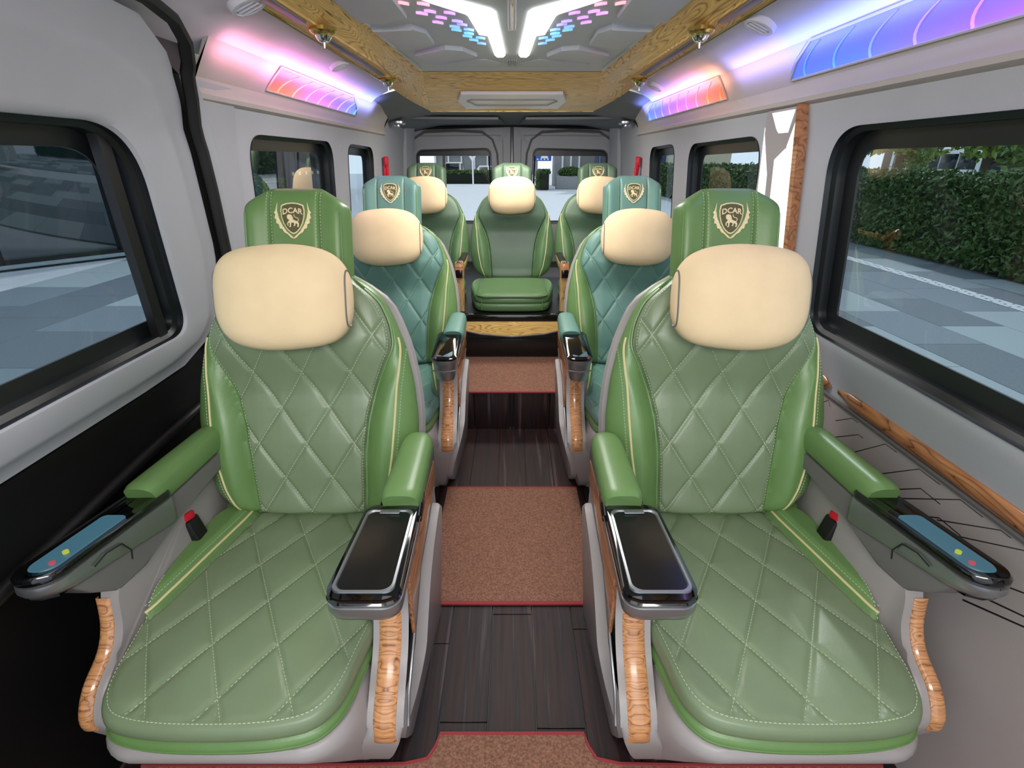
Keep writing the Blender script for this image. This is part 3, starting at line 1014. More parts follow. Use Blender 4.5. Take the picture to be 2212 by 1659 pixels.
# carpets
def carpet(name, x0, x1, y0, y1, z, label, edges='fb', n=1):
    r = empty(name, ((x0 + x1) / 2, y0, z))
    tag(r, label, 'carpet')
    hx = (x1 - x0) / 2; L = y1 - y0
    MB().box(-hx, hx, 0, L, 0, .008, .003).build('pile', M['carpet'], r)
    MB().box(-hx, hx, -.010, .004, 0, .0095, .003).build('binding', M['binding'], r)
    if 'b' in edges:
        MB().box(-hx, hx, L - .004, L + .010, 0, .0095, .003).build('binding', M['binding'], r)
    return r
cf = empty('carpet', (0, .05, .001))
tag(cf, 'brown carpet mat with red binding under and before the front seats', 'carpet')
cpts = [(-.93, 0), (.93, 0), (.93, .735), (.40, .735), (.27, .738), (.215, .75), (.198, .78), (.190, .812), (-.190, .812), (-.198, .78), (-.215, .75), (-.27, .738), (-.40, .735), (-.93, .735)]
MB().prism(cpts, 'z', 0, .008, .002, 1).build('pile', M['carpet'], cf)
MB().tube([(x, y, .005) for x, y in cpts[2:]], .006, 6).build('binding', M['binding'], cf)
carpet('carpet', -.30, .30, 1.30, 1.965, .001, 'brown carpet mat with red edge across the aisle between the seat rows')
carpet('carpet', -.60, .60, 2.545, 3.085, .227, 'brown carpet mat with red edge on the raised step before the rear seats', 'f')
# trim of the rear platform
pf = empty('trim_14'); pf['kind'] = 'structure'
MB().box(-.95, .95, 3.06, 3.12, .478, .517, .006).build('black_nosing', M['gloss'], pf)
pts = [(-.62, .476), (.62, .476), (.62, .435), (.36, .435), (.20, .398), (0, .381), (-.20, .398), (-.36, .435), (-.62, .435)]
MB().prism(pts, 'y', 3.065, 3.085, .003).build('wooden_apron', M['oak'], pf)
MB().tube([(-.36, 3.07, .43), (-.20, 3.07, .393), (0, 3.07, .376), (.20, 3.07, .393), (.36, 3.07, .43)], .007, 8).build('lower_edge', M['shell_dark'], pf)
MB().prism([(-.34, .36), (.34, .36), (.30, .25), (-.30, .25)], 'y', 3.078, 3.095, .006).build('kick_panel', M['screen_dark'], pf)

# ------------------------------------------------------------------ seats
# local seat frame: +x towards the aisle (mirrored for the other side), y = 0 at the cushion's front edge, z = 0 on the floor
TH = math.radians(16)
ST, CT = math.sin(TH), math.cos(TH)

def xf(mb, fn):
    mb.v = [tuple(fn(*p)) for p in mb.v]
    return mb

def quilt_h(x, y, a, b, y0=0.0, depth=.0042, w=.0046):
    u = (x / a + (y - y0) / b) / 2
    v = (x / a - (y - y0) / b) / 2
    k = 2 / math.sqrt(1 / a ** 2 + 1 / b ** 2)
    d1 = np.abs((u + .5) % 1 - .5) * k
    d2 = np.abs((v + .5) % 1 - .5) * k
    d = np.minimum(d1, d2)
    return -depth * np.exp(-(d / w) ** 2) + .0048 * (1 - np.exp(-d / .026))

def stitch(mb, pts, dash=.0050, gap=.0036, r=.00075):
    """dashed thread along a polyline"""
    pts = [Vector(p) for p in pts]
    acc = [0]
    for i in range(1, len(pts)):
        acc.append(acc[-1] + (pts[i] - pts[i - 1]).length)
    def at(s):
        i = int(np.searchsorted(acc, s)) - 1
        i = max(0, min(i, len(pts) - 2))
        t = (s - acc[i]) / max(1e-9, acc[i + 1] - acc[i])
        return pts[i].lerp(pts[i + 1], t)
    s = 0
    while s + dash < acc[-1]:
        mb.tube([at(s), at(s + dash)], r, 4, cap=False)
        s += dash + gap
    return mb

def line_runs(a, b, y0, inside, ymin, ymax, sgn):
    """straight quilting lines x/a + sgn*(y-y0)/b = 2k, clipped by inside(x, y)"""
    runs = []
    for k in range(-12, 13):
        run = []
        for y in np.arange(ymin, ymax, .004):
            x = a * (2 * k - sgn * (y - y0) / b)
            if inside(x, y):
                run.append((x, y))
            elif run:
                if len(run) > 6: runs.append(run)
                run = []
        if len(run) > 6: runs.append(run)
    return runs

class Back:
    def __init__(s, ws=1.0, hs=1.0, yb=.600, zb=.447, quilt=True):
        s.ws, s.hs, s.yb, s.zb, s.q = ws, hs, yb, zb, quilt
        s.W = smooth_tab([(0, .225), (.04, .250), (.10, .280), (.2, .303), (.3, .306), (.4, .296), (.5, .274), (.58, .243), (.64, .212), (.69, .16), (.72, .10)])
        s.Pn = smooth_tab([(0, .150), (.2, .160), (.3, .172), (.38, .192), (.45, .222), (.50, .246), (.56, .236), (.62, .21), (.72, .09)])
        s.H = .72
    def T(s, x, h, d):
        return (x * s.ws, s.yb + h * s.hs * ST - d * CT, s.zb + h * s.hs * CT + d * ST)
    def env(s, h):
        t = np.clip((h - .36) / .36, -1, 1)
        return (1 - np.abs(t) ** 9) ** (1 / 3.0)
    def wfull(s, h):
        t = np.clip((h - .36) / .36, -1, 1)
        return s.W(h) * (1 - np.abs(t) ** 14) ** .5
    def panel(s, h):
        return np.minimum(s.Pn(h), s.W(h) - .012)
    def front(s, x, h):
        """depth of the body surface"""
        w = s.wfull(h); p = s.panel(h)
        ax = np.abs(x)
        E_ = .060 * (1 - np.clip(ax / np.maximum(w, 1e-6), 0, 1) ** 4.0) ** .5 * s.env(h)
        B = .046 * (1 - sstep(.36, .52, h)) * (1 - .35 * sstep(.0, .10, .1 - h))
        dip = B * (1 - sstep(p - .012, p + .055, ax))
        g = .010 * np.exp(-((ax - p) / .006) ** 2)
        lum = .012 * np.exp(-((h - .22) / .12) ** 2)
        return E_ - dip - g + lum * s.env(h) * (1 - sstep(.8, 1, ax / np.maximum(w, 1e-6))) + .012 * s.env(h)
    def pan(s, x, h):
        """depth of the quilted centre panel"""
        p = s.panel(h)
        e = sstep(0, .010, p - np.abs(x)) * sstep(0, .014, h - .012) * sstep(0, .02, .695 - h)
        q = quilt_h(x, h, .066, .100, .03) if s.q else 0 * x
        return s.front(np.clip(x, -p + .012, p - .012), h) + .0135 * e + q * e - .004 + .000 * x
    def body(s):
        tau = np.linspace(-PI / 2, PI / 2, 74)
        hh = .36 + .36 * np.sin(np.linspace(-PI / 2, PI / 2, 110))
        rows = []
        for h in hh:
            w = float(s.wfull(h)); e = float(s.env(h))
            xs = w * np.sin(tau)
            f = s.front(xs, np.full_like(xs, h))
            loop = [s.T(x, h, d) for x, d in zip(xs, f)]
            for t in np.linspace(PI / 2, -PI / 2, 20)[1:-1]:
                x = w * math.sin(t)
                loop.append(s.T(x, h, .012 * e - .075 * e * math.cos(t) ** .6))
            rows.append(loop)
        mb = MB(); mb.grid(np.array(rows), closed_u=True)
        return mb
    def quilt(s):
        hh = np.linspace(.010, .700, 190)
        sx = np.sin(np.linspace(-1, 1, 104) * PI / 2 * .93); sx /= sx.max()
        rows = []
        for h in hh:
            p = float(s.panel(h))
            x = sx * p
            d = s.pan(x, np.full_like(x, h))
            rows.append([s.T(a, h, b) for a, b in zip(x, d)])
        mb = MB(); mb.grid(np.array(rows))
        return mb
    def stitches(s):
        mb = MB()
        ins = lambda x, h: abs(x) < float(s.panel(h)) - .004
        for sg in (1, -1):
            for run in line_runs(.066, .100, .03, ins, .012, .69, sg):
                stitch(mb, [s.T(x, h, float(s.pan(np.array(x), np.array(h))) + .0012) for x, h in run])
        for sg in (1, -1):
            for off in (.006,):
                stitch(mb, [s.T(sg * (float(s.panel(h)) - off), h, float(s.pan(np.array(sg * (float(s.panel(h)) - off)), np.array(h))) + .0022) for h in np.arange(.015, .66, .008)])
        # bolster top stitching beside the piping
            stitch(mb, [s.T(sg * s.pipe_x(h, .012), h, float(s.front(np.array(sg * s.pipe_x(h, .012)), np.array(h))) + .0006) for h in np.arange(.02, .50, .008)])
        return mb
    def pipe_x(s, h, off=0):
        u = float(interp([(0, .50), (.1, .55), (.25, .58), (.4, .60), (.52, .72)], h))
        p = float(s.panel(h)); w = float(s.W(h))
        return p + (w - p) * u + off
    def piping(s, sg):
        pts = [s.T(sg * s.pipe_x(h), h, float(s.front(np.array(sg * s.pipe_x(h)), np.array(h))) + .0004) for h in np.arange(.012, .525, .01)]
        return MB().tube(pts, .0032, 6)
    def seam(s, sg):
        pts = [s.T(sg * (float(s.panel(h)) + .003), h, float(s.front(np.array(sg * (float(s.panel(h)) + .003)), np.array(h))) + .003) for h in np.arange(.012, .66, .01)]
        return MB().tube(pts, .0036, 6)
    # headrest -----------------------------------------------------
    def hr_w(s, h):
        t = np.clip((h - .76) / .155, -1, 1)
        return .139 * (1 - np.abs(t) ** 26) ** .5 + .0
    def hr_front(s, x, h):
        w = max(1e-4, float(s.hr_w(h)))
        ax = abs(x)
        t = min(1, max(-1, (h - .76) / .155))
        e = (1 - abs(t) ** 6) ** .5
        wing = .022 * float(sstep(.064, .13, ax))
        edge = (1 - min(1, ax / w) ** 6) ** .5
        return (.040 + wing) * edge * e - .008 * math.exp(-((ax - .064) / .004) ** 2) * e + .010
    def hT(s, x, h, d):
        hd = h - (.034 * min(1, max(0, (abs(x) - .064) / .06)) + .022 * max(0, (abs(x) - .112) / .027) ** 2) * max(0, (h - .80) / .115)
        return s.T(x / s.ws * min(1, s.ws * 1.03), hd, d)
    def headrest(s):
        rows = []
        for h in .76 + .155 * np.sin(np.linspace(-PI / 2, PI / 2, 60)):
            w = max(1e-4, float(s.hr_w(h)))
            t = min(1, max(-1, (h - .76) / .155)); e = (1 - abs(t) ** 6) ** .5
            xs = w * np.sin(np.linspace(-PI / 2, PI / 2, 70))
            # the middle panel stands a little higher than the wings
            loop = []
            for x in xs:
                hd = h - .040 * min(1, max(0, (abs(x) - .066) / .075))  * max(0, (h - .80) / .115)
                loop.append(s.T(x / s.ws * min(1, s.ws * 1.03), hd, s.hr_front(x, h)))
            for tt in np.linspace(PI / 2, -PI / 2, 14)[1:-1]:
                x = w * math.sin(tt)
                hd = h - .040 * min(1, max(0, (abs(x) - .066) / .075))  * max(0, (h - .80) / .115)
                loop.append(s.T(x / s.ws * min(1, s.ws * 1.03), hd, .010 - .045 * e * math.cos(tt) ** .6))
            rows.append(loop)
        mb = MB(); mb.grid(np.array(rows), closed_u=True)
        return mb
    def pillow_T(s, x, h, d):
        return s.T(x / s.ws, h, d)

# emblem, drawn in metres around the headrest's middle -----------------
def emblem_mats(s, hh, parent, k=1.0):
    d0 = .0512
    E = lambda x, y, z: s.T(x * k / s.ws, hh + y * k / s.hs, d0 + z)
    shield = [(0, .036), (.014, .0345), (.026, .030), (.0285, .018), (.0275, .004), (.0235, -.011), (.016, -.025), (.007, -.034), (0, -.037)]
    shield = shield + [(-x, y) for x, y in shield[-2:0:-1]]
    big = [(x * 1.10, y * 1.09) for x, y in shield]
    xf(MB().prism(big, 'z', -.002, .0015), E).build('emblem_border', M['gold'], parent)
    xf(MB().prism(shield, 'z', -.001, .0026), E).build('emblem_shield', M['olive'], parent)
    cu = bpy.data.curves.new('emblem_letters', 'FONT')
    cu.body = 'DCAR'
    cu.size = .0190
    cu.align_x = 'CENTER'
    cu.extrude = .0006
    cu.offset = .0004
    cu.resolution_u = 3
    to = bpy.data.objects.new('emblem_letters', cu)
    me = bpy.data.meshes.new_from_object(to)
    bpy.data.objects.remove(to)
    lm = MB().add([(v.co.x, v.co.y + .0125 - 10 * (v.co.x ** 2) * .6, v.co.z + .0032) for v in me.vertices], [tuple(p.vertices) for p in me.polygons])
    o = xf(lm, E).build('emblem_letters', M['gold'], parent); o['kind'] = 'stuff'
    lion = [(500, 540), (510, 500), (560, 485), (610, 500), (635, 560), (640, 600), (700, 630), (745, 650), (770, 690), (765, 760), (740, 775), (725, 760), (740, 720), (715, 690), (690, 690), (685, 735), (655, 755), (645, 740), (665, 710), (650, 675), (600, 670), (590, 700), (580, 770), (545, 780), (545, 760), (560, 740), (560, 690), (540, 670), (520, 700), (530, 740), (515, 750), (500, 710), (505, 670), (540, 640), (540, 600), (510, 590)]
    sc = .000112
    lp_ = [((x - 630) * sc, -(y - 640) * sc - .008) for x, y in lion]
    lb = MB().prism(lp_, 'z', .002, .0038)
    lb.tube([((x - 630) * sc, -(y - 640) * sc - .008, .0032) for x, y in [(740, 650), (768, 605), (755, 572), (700, 558), (668, 532), (666, 490)]], .0011, 5)
    o = xf(lb, E).build('emblem_lion', M['gold'], parent); o['kind'] = 'stuff'
    for sg in (-1, 1):
        inner = [(.0395, .037), (.0400, .018), (.036, .000), (.028, -.018), (.017, -.034), (-.003, -.052)]
        outer_ = [(.0445, .018), (.0485, .014), (.0445, .010), (.0475, .000), (.0430, -.003), (.0435, -.013), (.0375, -.015), (.035, -.026), (.029, -.027), (.024, -.036), (.016, -.040), (.006, -.050)]
        poly = [(sg * x, y) for x, y in [(.0385, .039)] + outer_ + inner[::-1][:-1]]
        xf(MB().prism(poly, 'z', -.001, .0022), E).build('laurel_branch', M['gold'], parent)

def cushion_w(y):
    return float(interp(CW, y))
CW = [(-.01, .236), (0, .238), (.1, .252), (.25, .272), (.42, .280), (.62, .26)]
CP = smooth_tab([(-.05, .32), (.13, .31), (.19, .275), (.245, .236), (.32, .218), (.42, .198), (.56, .170), (.66, .160)])

class Cushion:
    def __init__(s, quilt=True, z=.455, depth=.62, ws=1.0, drop=.088, rear=False):
        s.q, s.z, s.D, s.ws, s.drop, s.rear = quilt, z, depth, ws, drop, rear
        s.cy = depth * .52
    def outline(s, phi):
        """phi in -pi..pi, 0 at the front centre, uniform in arc length"""
        if not hasattr(s, '_o'):
            half = dens([(0, -.012), (.08, -.010), (.145, -.003), (.195, .012), (.226, .045), (.241, .09), (.249, .14), (.262, .22), (.274, .32), (.280, .42), (.275, .52), (.25, .595), (.15, .62), (0, .62)], 30)
            h = np.array(half)
            h[:, 0] *= s.ws; h[:, 1] *= s.D / .62
            L = np.concatenate([[0], np.cumsum(np.hypot(*np.diff(h, axis=0).T))])
            s._o = (L / L[-1] * PI, h)
        a = abs((phi + PI) % (2 * PI) - PI)
        x = float(np.interp(a, s._o[0], s._o[1][:, 0])); y = float(np.interp(a, s._o[0], s._o[1][:, 1]))
        return (x if (phi + PI) % (2 * PI) - PI >= 0 else -x), y
    def top(s, x, y):
        z = s.z + .006 * sstep(0, .45, y) - .010 * (1 - sstep(-.02, .14, y))
        if s.rear:
            return z + .008 * np.exp(-((x / .18) ** 2) - ((y - .2) / .16) ** 2)
        p = CP(y / s.D * .62)
        ax = np.abs(x)
        z = z + .030 * sstep(p - .004, p + .035, ax) * sstep(.10, .30, y) - .008 * np.exp(-((ax - p) / .005) ** 2) * sstep(.14, .2, y)
        return z
    def qz(s, x, y, rho):
        z = s.top(x, y)
        if s.q:
            p = CP(y / s.D * .62)
            e = sstep(0, .012, p - np.abs(x)) * sstep(0, .04, .955 - rho)
            z = z + quilt_h(x, y, .070, .115, .05, .0042, .0050) * e
        return z
    def build(s):
        nphi = 260
        ph = [-PI + 2 * PI * (k + .5) / nphi for k in range(nphi)]
        O = np.array([s.outline(p) for p in ph])
        c = np.array([0, s.cy])
        rows = []
        for rho in np.concatenate([np.linspace(.02, .93, 84), np.linspace(.94, .955, 3)]):
            Q = c + rho * (O - c)
            z = s.qz(Q[:, 0], Q[:, 1], rho)
            rows.append(np.column_stack([Q, z]))
        side = [(.962, -.004), (.975, -.005), (.988, -.010), (.997, -.019), (1.0, -.030), (.996, -.040), (.985, -.047), (.968, -.050),
                (.972, -.053), (.985, -.055), (.998, -.060), (1.003, -.067), (1.0, -.076), (.99, -s.drop + .006), (.97, -s.drop), (.93, -s.drop - .003)]
        for rho, dz in side:
            Q = c + rho * (O - c)
            zt = s.top(Q[:, 0] * .95, c[1] + (Q[:, 1] - c[1]) * .95)
            k = max(0, min(1, -dz / .05))
            zz = zt * (1 - k) + s.z * k + dz
            rows.append(np.column_stack([Q, zz]))
        mb = MB(); mb.grid(np.array(rows), closed_u=True)
        o = len(mb.v)
        mb.f.append(tuple(range(nphi)))
        return mb
    def stitches(s):
        mb = MB()
        def rho(x, y):
            # radial position of (x,y) relative to the outline
            v = np.array([x, y - s.cy]); a = math.atan2(v[0], -v[1])
            best = 9
            return float(np.hypot(*v)) / s.rad(a)
        ins = lambda x, y: rho(x, y) < .945 and abs(x) < float(CP(y / s.D * .62)) - .006
        for sg in (1, -1):
            for run in line_runs(.070, .115, .05, ins, -.02, .58, sg):
                stitch(mb, [(x, y, float(s.qz(np.array(x), np.array(y), rho(x, y))) + .0012) for x, y in run])
        pts = []
        for k in range(200):
            p = -PI * .5 + 2 * PI * .5 * k / 199
            x, y = s.outline(p)
            x *= .958; y = s.cy + (y - s.cy) * .958
            pts.append((x, y, float(s.top(np.array(x), np.array(y))) + .0006))
        stitch(mb, pts, r=.0009)
        return mb
    def rad(s, a):
        if not hasattr(s, '_r'):
            ph = np.linspace(-PI, PI, 721)
            O = np.array([s.outline(p) for p in ph])
            d = O - np.array([0, s.cy])
            an = np.arctan2(d[:, 0], -d[:, 1]); r = np.hypot(d[:, 0], d[:, 1])
            i = np.argsort(an)
            s._r = (an[i], r[i])
        return float(np.interp(a, *s._r))
    def welt(s, rho=.970, dz=-.049, r=.0028, span=.60):
        pts = []
        for k in range(120):
            p = -PI * span + 2 * PI * span * k / 119
            x, y = s.outline(p)
            pts.append((x * rho, s.cy + (y - s.cy) * rho, s.z + dz))
        return MB().tube(pts, r, 6)
    def piping(s, sg):
        pts = []
        for y in np.arange(.235, .60, .012):
            x = float(CP(y)) + .012
            pts.append((sg * x, y, float(s.top(np.array(x), np.array(y))) + .0012))
        return MB().tube(pts, .0034, 6)
    def pipe_stitch(s, sg):
        pts = []
        for y in np.arange(.245, .60, .012):
            x = float(CP(y)) + .022
            pts.append((sg * x, y, float(s.top(np.array(x), np.array(y))) + .0008))
        return pts

def band(path, a0, a1, bulge=.008, lift=.002):
    """ribbon that follows a (y,z) path, its face bulging outwards"""
    P = []
    n = len(path)
    for i, (y, z) in enumerate(path):
        p0 = Vector(path[max(0, i - 1)]); p1 = Vector(path[min(n - 1, i + 1)])
        t = (p1 - p0).normalized()
        nn = Vector((-t.y, t.x))
        if nn.x > 0 and abs(nn.x) > .2: nn = -nn
        if abs(nn.x) <= .2 and nn.y > 0: nn = -nn
        row = [(a0, y - nn.x * .006, z - nn.y * .006)]
        e = min(1, (i + .25) / 2, (n - 1 - i + .25) / 2)
        for k in range(9):
            u = k / 8
            bl = lift + bulge * math.sin(u * PI) ** .6 * e
            row.append((a0 + (a1 - a0) * u, y + nn.x * bl, z + nn.y * bl))
        row.append((a1, y - nn.x * .006, z - nn.y * .006))
        P.append(row)
    return MB().grid(np.array(P))

def dens(path, n=6):
    """smooth (Catmull-Rom) densification of a 2-D path"""
    out = []
    P = [Vector(p) for p in path]
    for i in range(len(P) - 1):
        p0, p1, p2, p3 = P[max(0, i - 1)], P[i], P[i + 1], P[min(len(P) - 1, i + 2)]
        for k in range(n):
            t = k / n
            q = .5 * ((2 * p1) + (p2 - p0) * t + (2 * p0 - 5 * p1 + 4 * p2 - p3) * t * t + (3 * p1 - p0 - 3 * p2 + p3) * t ** 3)
            out.append(tuple(q))
    out.append(tuple(P[-1]))
    return out

def stadium(x0, x1, y0, y1, rf, rb, n=8):
    """rounded outline (x,y): rf radius at the front corners, rb at the back ones"""
    out = []
    for cx, cy, r, a0 in ((x1 - rf, y0 + rf, rf, -PI / 2), (x1 - rb, y1 - rb, rb, 0), (x0 + rb, y1 - rb, rb, PI / 2), (x0 + rf, y0 + rf, rf, PI)):
        for k in range(n):
            a = a0 + PI / 2 * k / (n - 1)
            out.append((cx + r * math.cos(a), cy + r * math.sin(a)))
    return out

def layered(outline_fn, layers):
    """loops of a stadium outline, each layer = (inset, z-function or z)"""
    loops = []
    for ins, z in layers:
        L = outline_fn(ins)
        loops.append([(x, y, z(y) if callable(z) else z) for x, y in L])
    return MB().loft(loops)

scr = emit('blue_screen', (70, 128, 150), .55)
scr_y = emit('yellow_icon', (190, 200, 60), .8)
scr_r = emit('red_icon', (200, 70, 80), .8)

def arm_pad(mb, a, y0, y1, z0, z1, w=.046):
    """leather arm pad: rounded, narrower at the back"""
    loops = []
    n = 22
    for i in range(n):
        t = i / (n - 1)
        y = y0 + (y1 - y0) * t
        e = min(1.0, (1 - (2 * max(0, t - .5)) ** 6) ** .5 + .02) * (.86 + .14 * min(1, t / .05))
        ww = w * (1.02 - .16 * t) * e
        hz = .036 * e
        cz = z0 + (z1 - z0) * t
        L = []
        for k in range(18):
            th = 2 * PI * k / 18
            c, q = math.cos(th), math.sin(th)
            L.append((a + ww * math.copysign(abs(c) ** .7, c), y - (.018 if i == 0 and q < 0 else 0) * 0 + (1 - t) * .012 * (-q), cz + hz * math.copysign(abs(q) ** .7, q)))
        loops.append(L)
    mb.loft(loops)
    return mb

def captain_seat(side, tray=True):
    root = empty('passenger_seat')
    B = Back(); K = Cushion()
    bd = lambda mb, n, m, p=root, **k: mb.build(n, M[m] if isinstance(m, str) else m, p, side, **k)
    # --- base shell
    secs = []
    for z, x, y0, y1, r in ((0, .262, .205, .62, .06), (.05, .266, .178, .63, .06), (.12, .270, .136, .64, .07), (.20, .272, .088, .65, .08), (.28, .270, .042, .66, .09), (.33, .262, .012, .66, .09), (.348, .256, .004, .66, .09), (.362, .250, .006, .66, .09), (.370, .244, .014, .66, .09)):
        L = stadium(-x, x, y0, y1, r, .04)
        L = [(a, b - .02 * (1 - (a / x) ** 2) * (1 if b < .3 else 0), z) for a, b in L]
        secs.append(L)
    base = bd(MB().loft(secs), 'base_shell', 'shell')
    bd(MB().tube([(-.20, .016, .350), (-.14, .002, .347), (-.08, -.002, .342)], [.001, .003, .001], 6), 'shell_crease', 'shell_dark', base)
    # --- cushion
    cu = bd(K.build(), 'seat_cushion', 'quilt', angle=60)
    cu.data.materials.append(M['leather'])
    for p_ in cu.data.polygons:
        c_ = p_.center
        if c_.z < .404 or abs(c_.x) > float(CP(c_.y)) + .002:
            p_.material_index = 1
    stc = K.stitches()
    for sg in (-1, 1):
        stitch(stc, K.pipe_stitch(sg))
    bd(stc, 'stitching', 'thread', cu, kind='stuff', recalc=False)
    for sg in (-1, 1):
        bd(K.piping(sg), 'piping', 'piping', cu)
    bd(K.welt(), 'welt', 'leather', cu)
    bd(K.welt(1.004, -.068, .0020, .35), 'welt', 'leather', cu)
    # --- backrest
    bk = bd(B.body(), 'backrest', 'leather', angle=60)
    bd(B.quilt(), 'quilted_panel', 'quilt', bk, angle=60, recalc=False)
    bd(B.stitches(), 'stitching', 'thread', bk, kind='stuff', recalc=False)
    for sg in (-1, 1):
        bd(B.piping(sg), 'piping', 'piping', bk)
        bd(B.seam(sg), 'seam_welt', 'leather', bk)
    sh_rows = []
    for h in np.linspace(-.02, .70, 24):
        w = float(B.W(max(0, h))) * (1.0 if h < .6 else 1 - ((h - .6) / .14) ** 2 * .5) + .006
        L = []
        for k in range(24):
            th_ = 2 * PI * k / 24
            c, q = math.cos(th_), math.sin(th_)
            L.append(B.T(w * math.copysign(abs(c) ** .6, c), h, -.070 + .028 * math.copysign(abs(q) ** .6, q)))
        sh_rows.append(L)
    bd(MB().loft(sh_rows), 'back_shell', 'shell')
    # hinge cover at the foot of the backrest
    bd(MB().box(-.30, .30, .60, .68, .36, .47, .03), 'hinge_cover', 'leather')
    # --- headrest
    hr = bd(B.headrest(), 'headrest', 'leather', angle=60)
    st_ = MB()
    for sg in (-1, 1):
        for off in (-.006, .006):
            stitch(st_, [B.hT(sg * (.064 + off), h, B.hr_front(.064 + off, h) + .0008) for h in np.arange(.64, .905, .008)])
    bd(st_, 'stitching', 'thread', hr, kind='stuff', recalc=False)
    bd(MB().tube([B.hT(.124, h, B.hr_front(.124, h) + .001) for h in np.arange(.64, .875, .01)], .0028, 6), 'seam_welt', 'leather', hr)
    bd(MB().tube([B.hT(-.124, h, B.hr_front(.124, h) + .001) for h in np.arange(.64, .875, .01)], .0028, 6), 'seam_welt', 'leather', hr)
    emblem_mats(B, .832, hr)
    # --- side plates, wood, cladding
    front_a = [(.245, .615), (.232, .54), (.220, .475), (.190, .415), (.135, .360), (.092, .315), (.080, .265), (.11, .17), (.17, .05), (.21, 0)]
    prof = dens(front_a, 4) + [(.66, 0), (.66, .30), (.64, .60), (.64, .635), (.30, .635)]
    tuck = lambda x, y, z: (x - (.028 + .055 * min(1, max(0, (.42 - y) / .24)) ** 2) * min(1, max(0, (.30 - z) / .28)), y, z)
    tuckm = lambda x, y, z: (x + .03 * min(1, max(0, (.30 - z) / .28)), y, z)
    sp = bd(xf(MB().prism(prof, 'x', .262, .340, .010), tuck), 'side_panel', 'shell', angle=50)
    bd(band(dens(front_a[0:7], 5), .276, .324, .010), 'wood_trim', 'walnut', sp)
    bd(MB().prism([(.245, .60), (.64, .615), (.64, .55), (.36, .50), (.29, .44), (.24, .40), (.235, .47)], 'x', .338, .346, .002), 'wood_trim', 'walnut_y', sp)
    bd(MB().tube([(.343, y, z) for y, z in [(.62, .535), (.36, .485), (.28, .42), (.215, .375), (.145, .33), (.112, .27)]], .0035, 6), 'silver_line', 'silver', sp)
    clad = dens([(.62, .48), (.50, .45), (.40, .40), (.31, .32), (.24, .24), (.20, .15), (.215, .06), (.26, .0)], 5) + [(.66, 0), (.66, .44)]
    bd(xf(MB().prism(clad, 'x', .33, .358, .008), tuck), 'outer_cladding', 'shell', sp, angle=50)
    # window side
    front_b = [(.235, .60), (.205, .545), (.190, .480), (.160, .435), (.105, .400), (.074, .355), (.074, .315), (.10, .25), (.16, .10), (.21, 0)]
    prof = dens(front_b, 4) + [(.66, 0), (.66, .30), (.64, .60), (.62, .665), (.45, .655), (.33, .62)]
    sp2 = bd(xf(MB().prism(prof, 'x', -.308, -.270, .008), tuckm), 'side_panel', 'shell', angle=50)
    bd(band(dens(front_b[1:7], 5), -.318, -.288, .007), 'wood_trim', 'walnut', sp2)
    # --- aisle armrest
    ar = bd(MB().prism(dens([(.24, .60), (.26, .630), (.34, .645), (.66, .655)], 4) + [(.66, .60), (.5, .595)], 'x', .292, .345, .006), 'aisle_armrest', 'silver', angle=50)
    if tray:
        zt = lambda dz: (lambda y: .655 + dz + (y - .095) * .09)
        of = lambda ins: stadium(.246 + ins, .366 - ins, .092 + ins, .345 - ins * .3, .030, .02)
        # tilt the tray outline slightly towards the seat
        sk = lambda x, y, z: (.372 - (.372 - x) * (1.22 - (y - .095) * .75) - .004, y, z)
        bd(xf(layered(of, [(.030, zt(-.062)), (.012, zt(-.060)), (.003, zt(-.050)), (0, zt(-.036)), (.001, zt(-.022)), (.006, zt(-.019))]), sk), 'arm_body', 'silver', ar, angle=50)
        bd(xf(layered(of, [(.006, zt(-.020)), (.002, zt(-.016)), (0, zt(-.012)), (.003, zt(-.009)), (.001, zt(-.005)), (.002, zt(.002)), (.010, zt(.006))]), sk), 'tray_base', 'gloss', ar, angle=50)
        o2 = lambda ins: stadium(.256 + ins, .356 - ins, .104 + ins, .325 - ins, .018, .014)
        P = []
        for ins, dz in ((0, .004), (.001, .009), (.005, .010), (.007, .006), (.007, .002)):
            P.append([sk(x, y, zt(dz)(y)) for x, y in o2(ins)])
        bd(MB().grid(np.array(P), closed_u=True), 'tray_rim', 'silver', ar)
        o3 = o2(.007)
        bd(MB().add([sk(x, y, zt(.0068)(y)) for x, y in o3], [tuple(range(len(o3)))]), 'tray_mat', 'screen_dark', ar)
        bd(xf(MB().box(.285, .327, .309, .322, .682, .6865, .002), sk), 'tray_tab', 'silver', ar)
        # gloss neck between tray and pad
        neck = []
        for y, w_, zc, hz in ((.315, .050, .666, .012), (.345, .051, .672, .016), (.375, .048, .682, .016), (.41, .042, .684, .016)):
            neck.append([(.318 + (y - .3) * .0 + w_ * math.copysign(abs(math.cos(t)) ** .5, math.cos(t)), y, zc + hz * math.copysign(abs(math.sin(t)) ** .6, math.sin(t))) for t in [2 * PI * k / 16 for k in range(16)]])
        bd(MB().loft(neck), 'neck', 'gloss', ar)
    else:
        of = lambda ins: stadium(.252 + ins, .352 - ins, .105 + ins, .34, .034, .02)
        bd(layered(of, [(.026, .570), (.016, .572), (.010, .590), (.008, .62), (.004, .640), (0, .655), (0, .664), (.006, .667)]), 'arm_body', 'silver', ar, angle=50)
        of2 = lambda ins: stadium(.250 + ins, .354 - ins, .102 + ins, .36, .036, .02)
        zt = lambda dz: (lambda y: .672 + dz + max(0, y - .16) * .14)
        bd(layered(of2, [(.004, zt(-.008)), (0, zt(-.003)), (0, zt(.003)), (.008, zt(.008))]), 'control_panel', 'gloss', ar, angle=50)
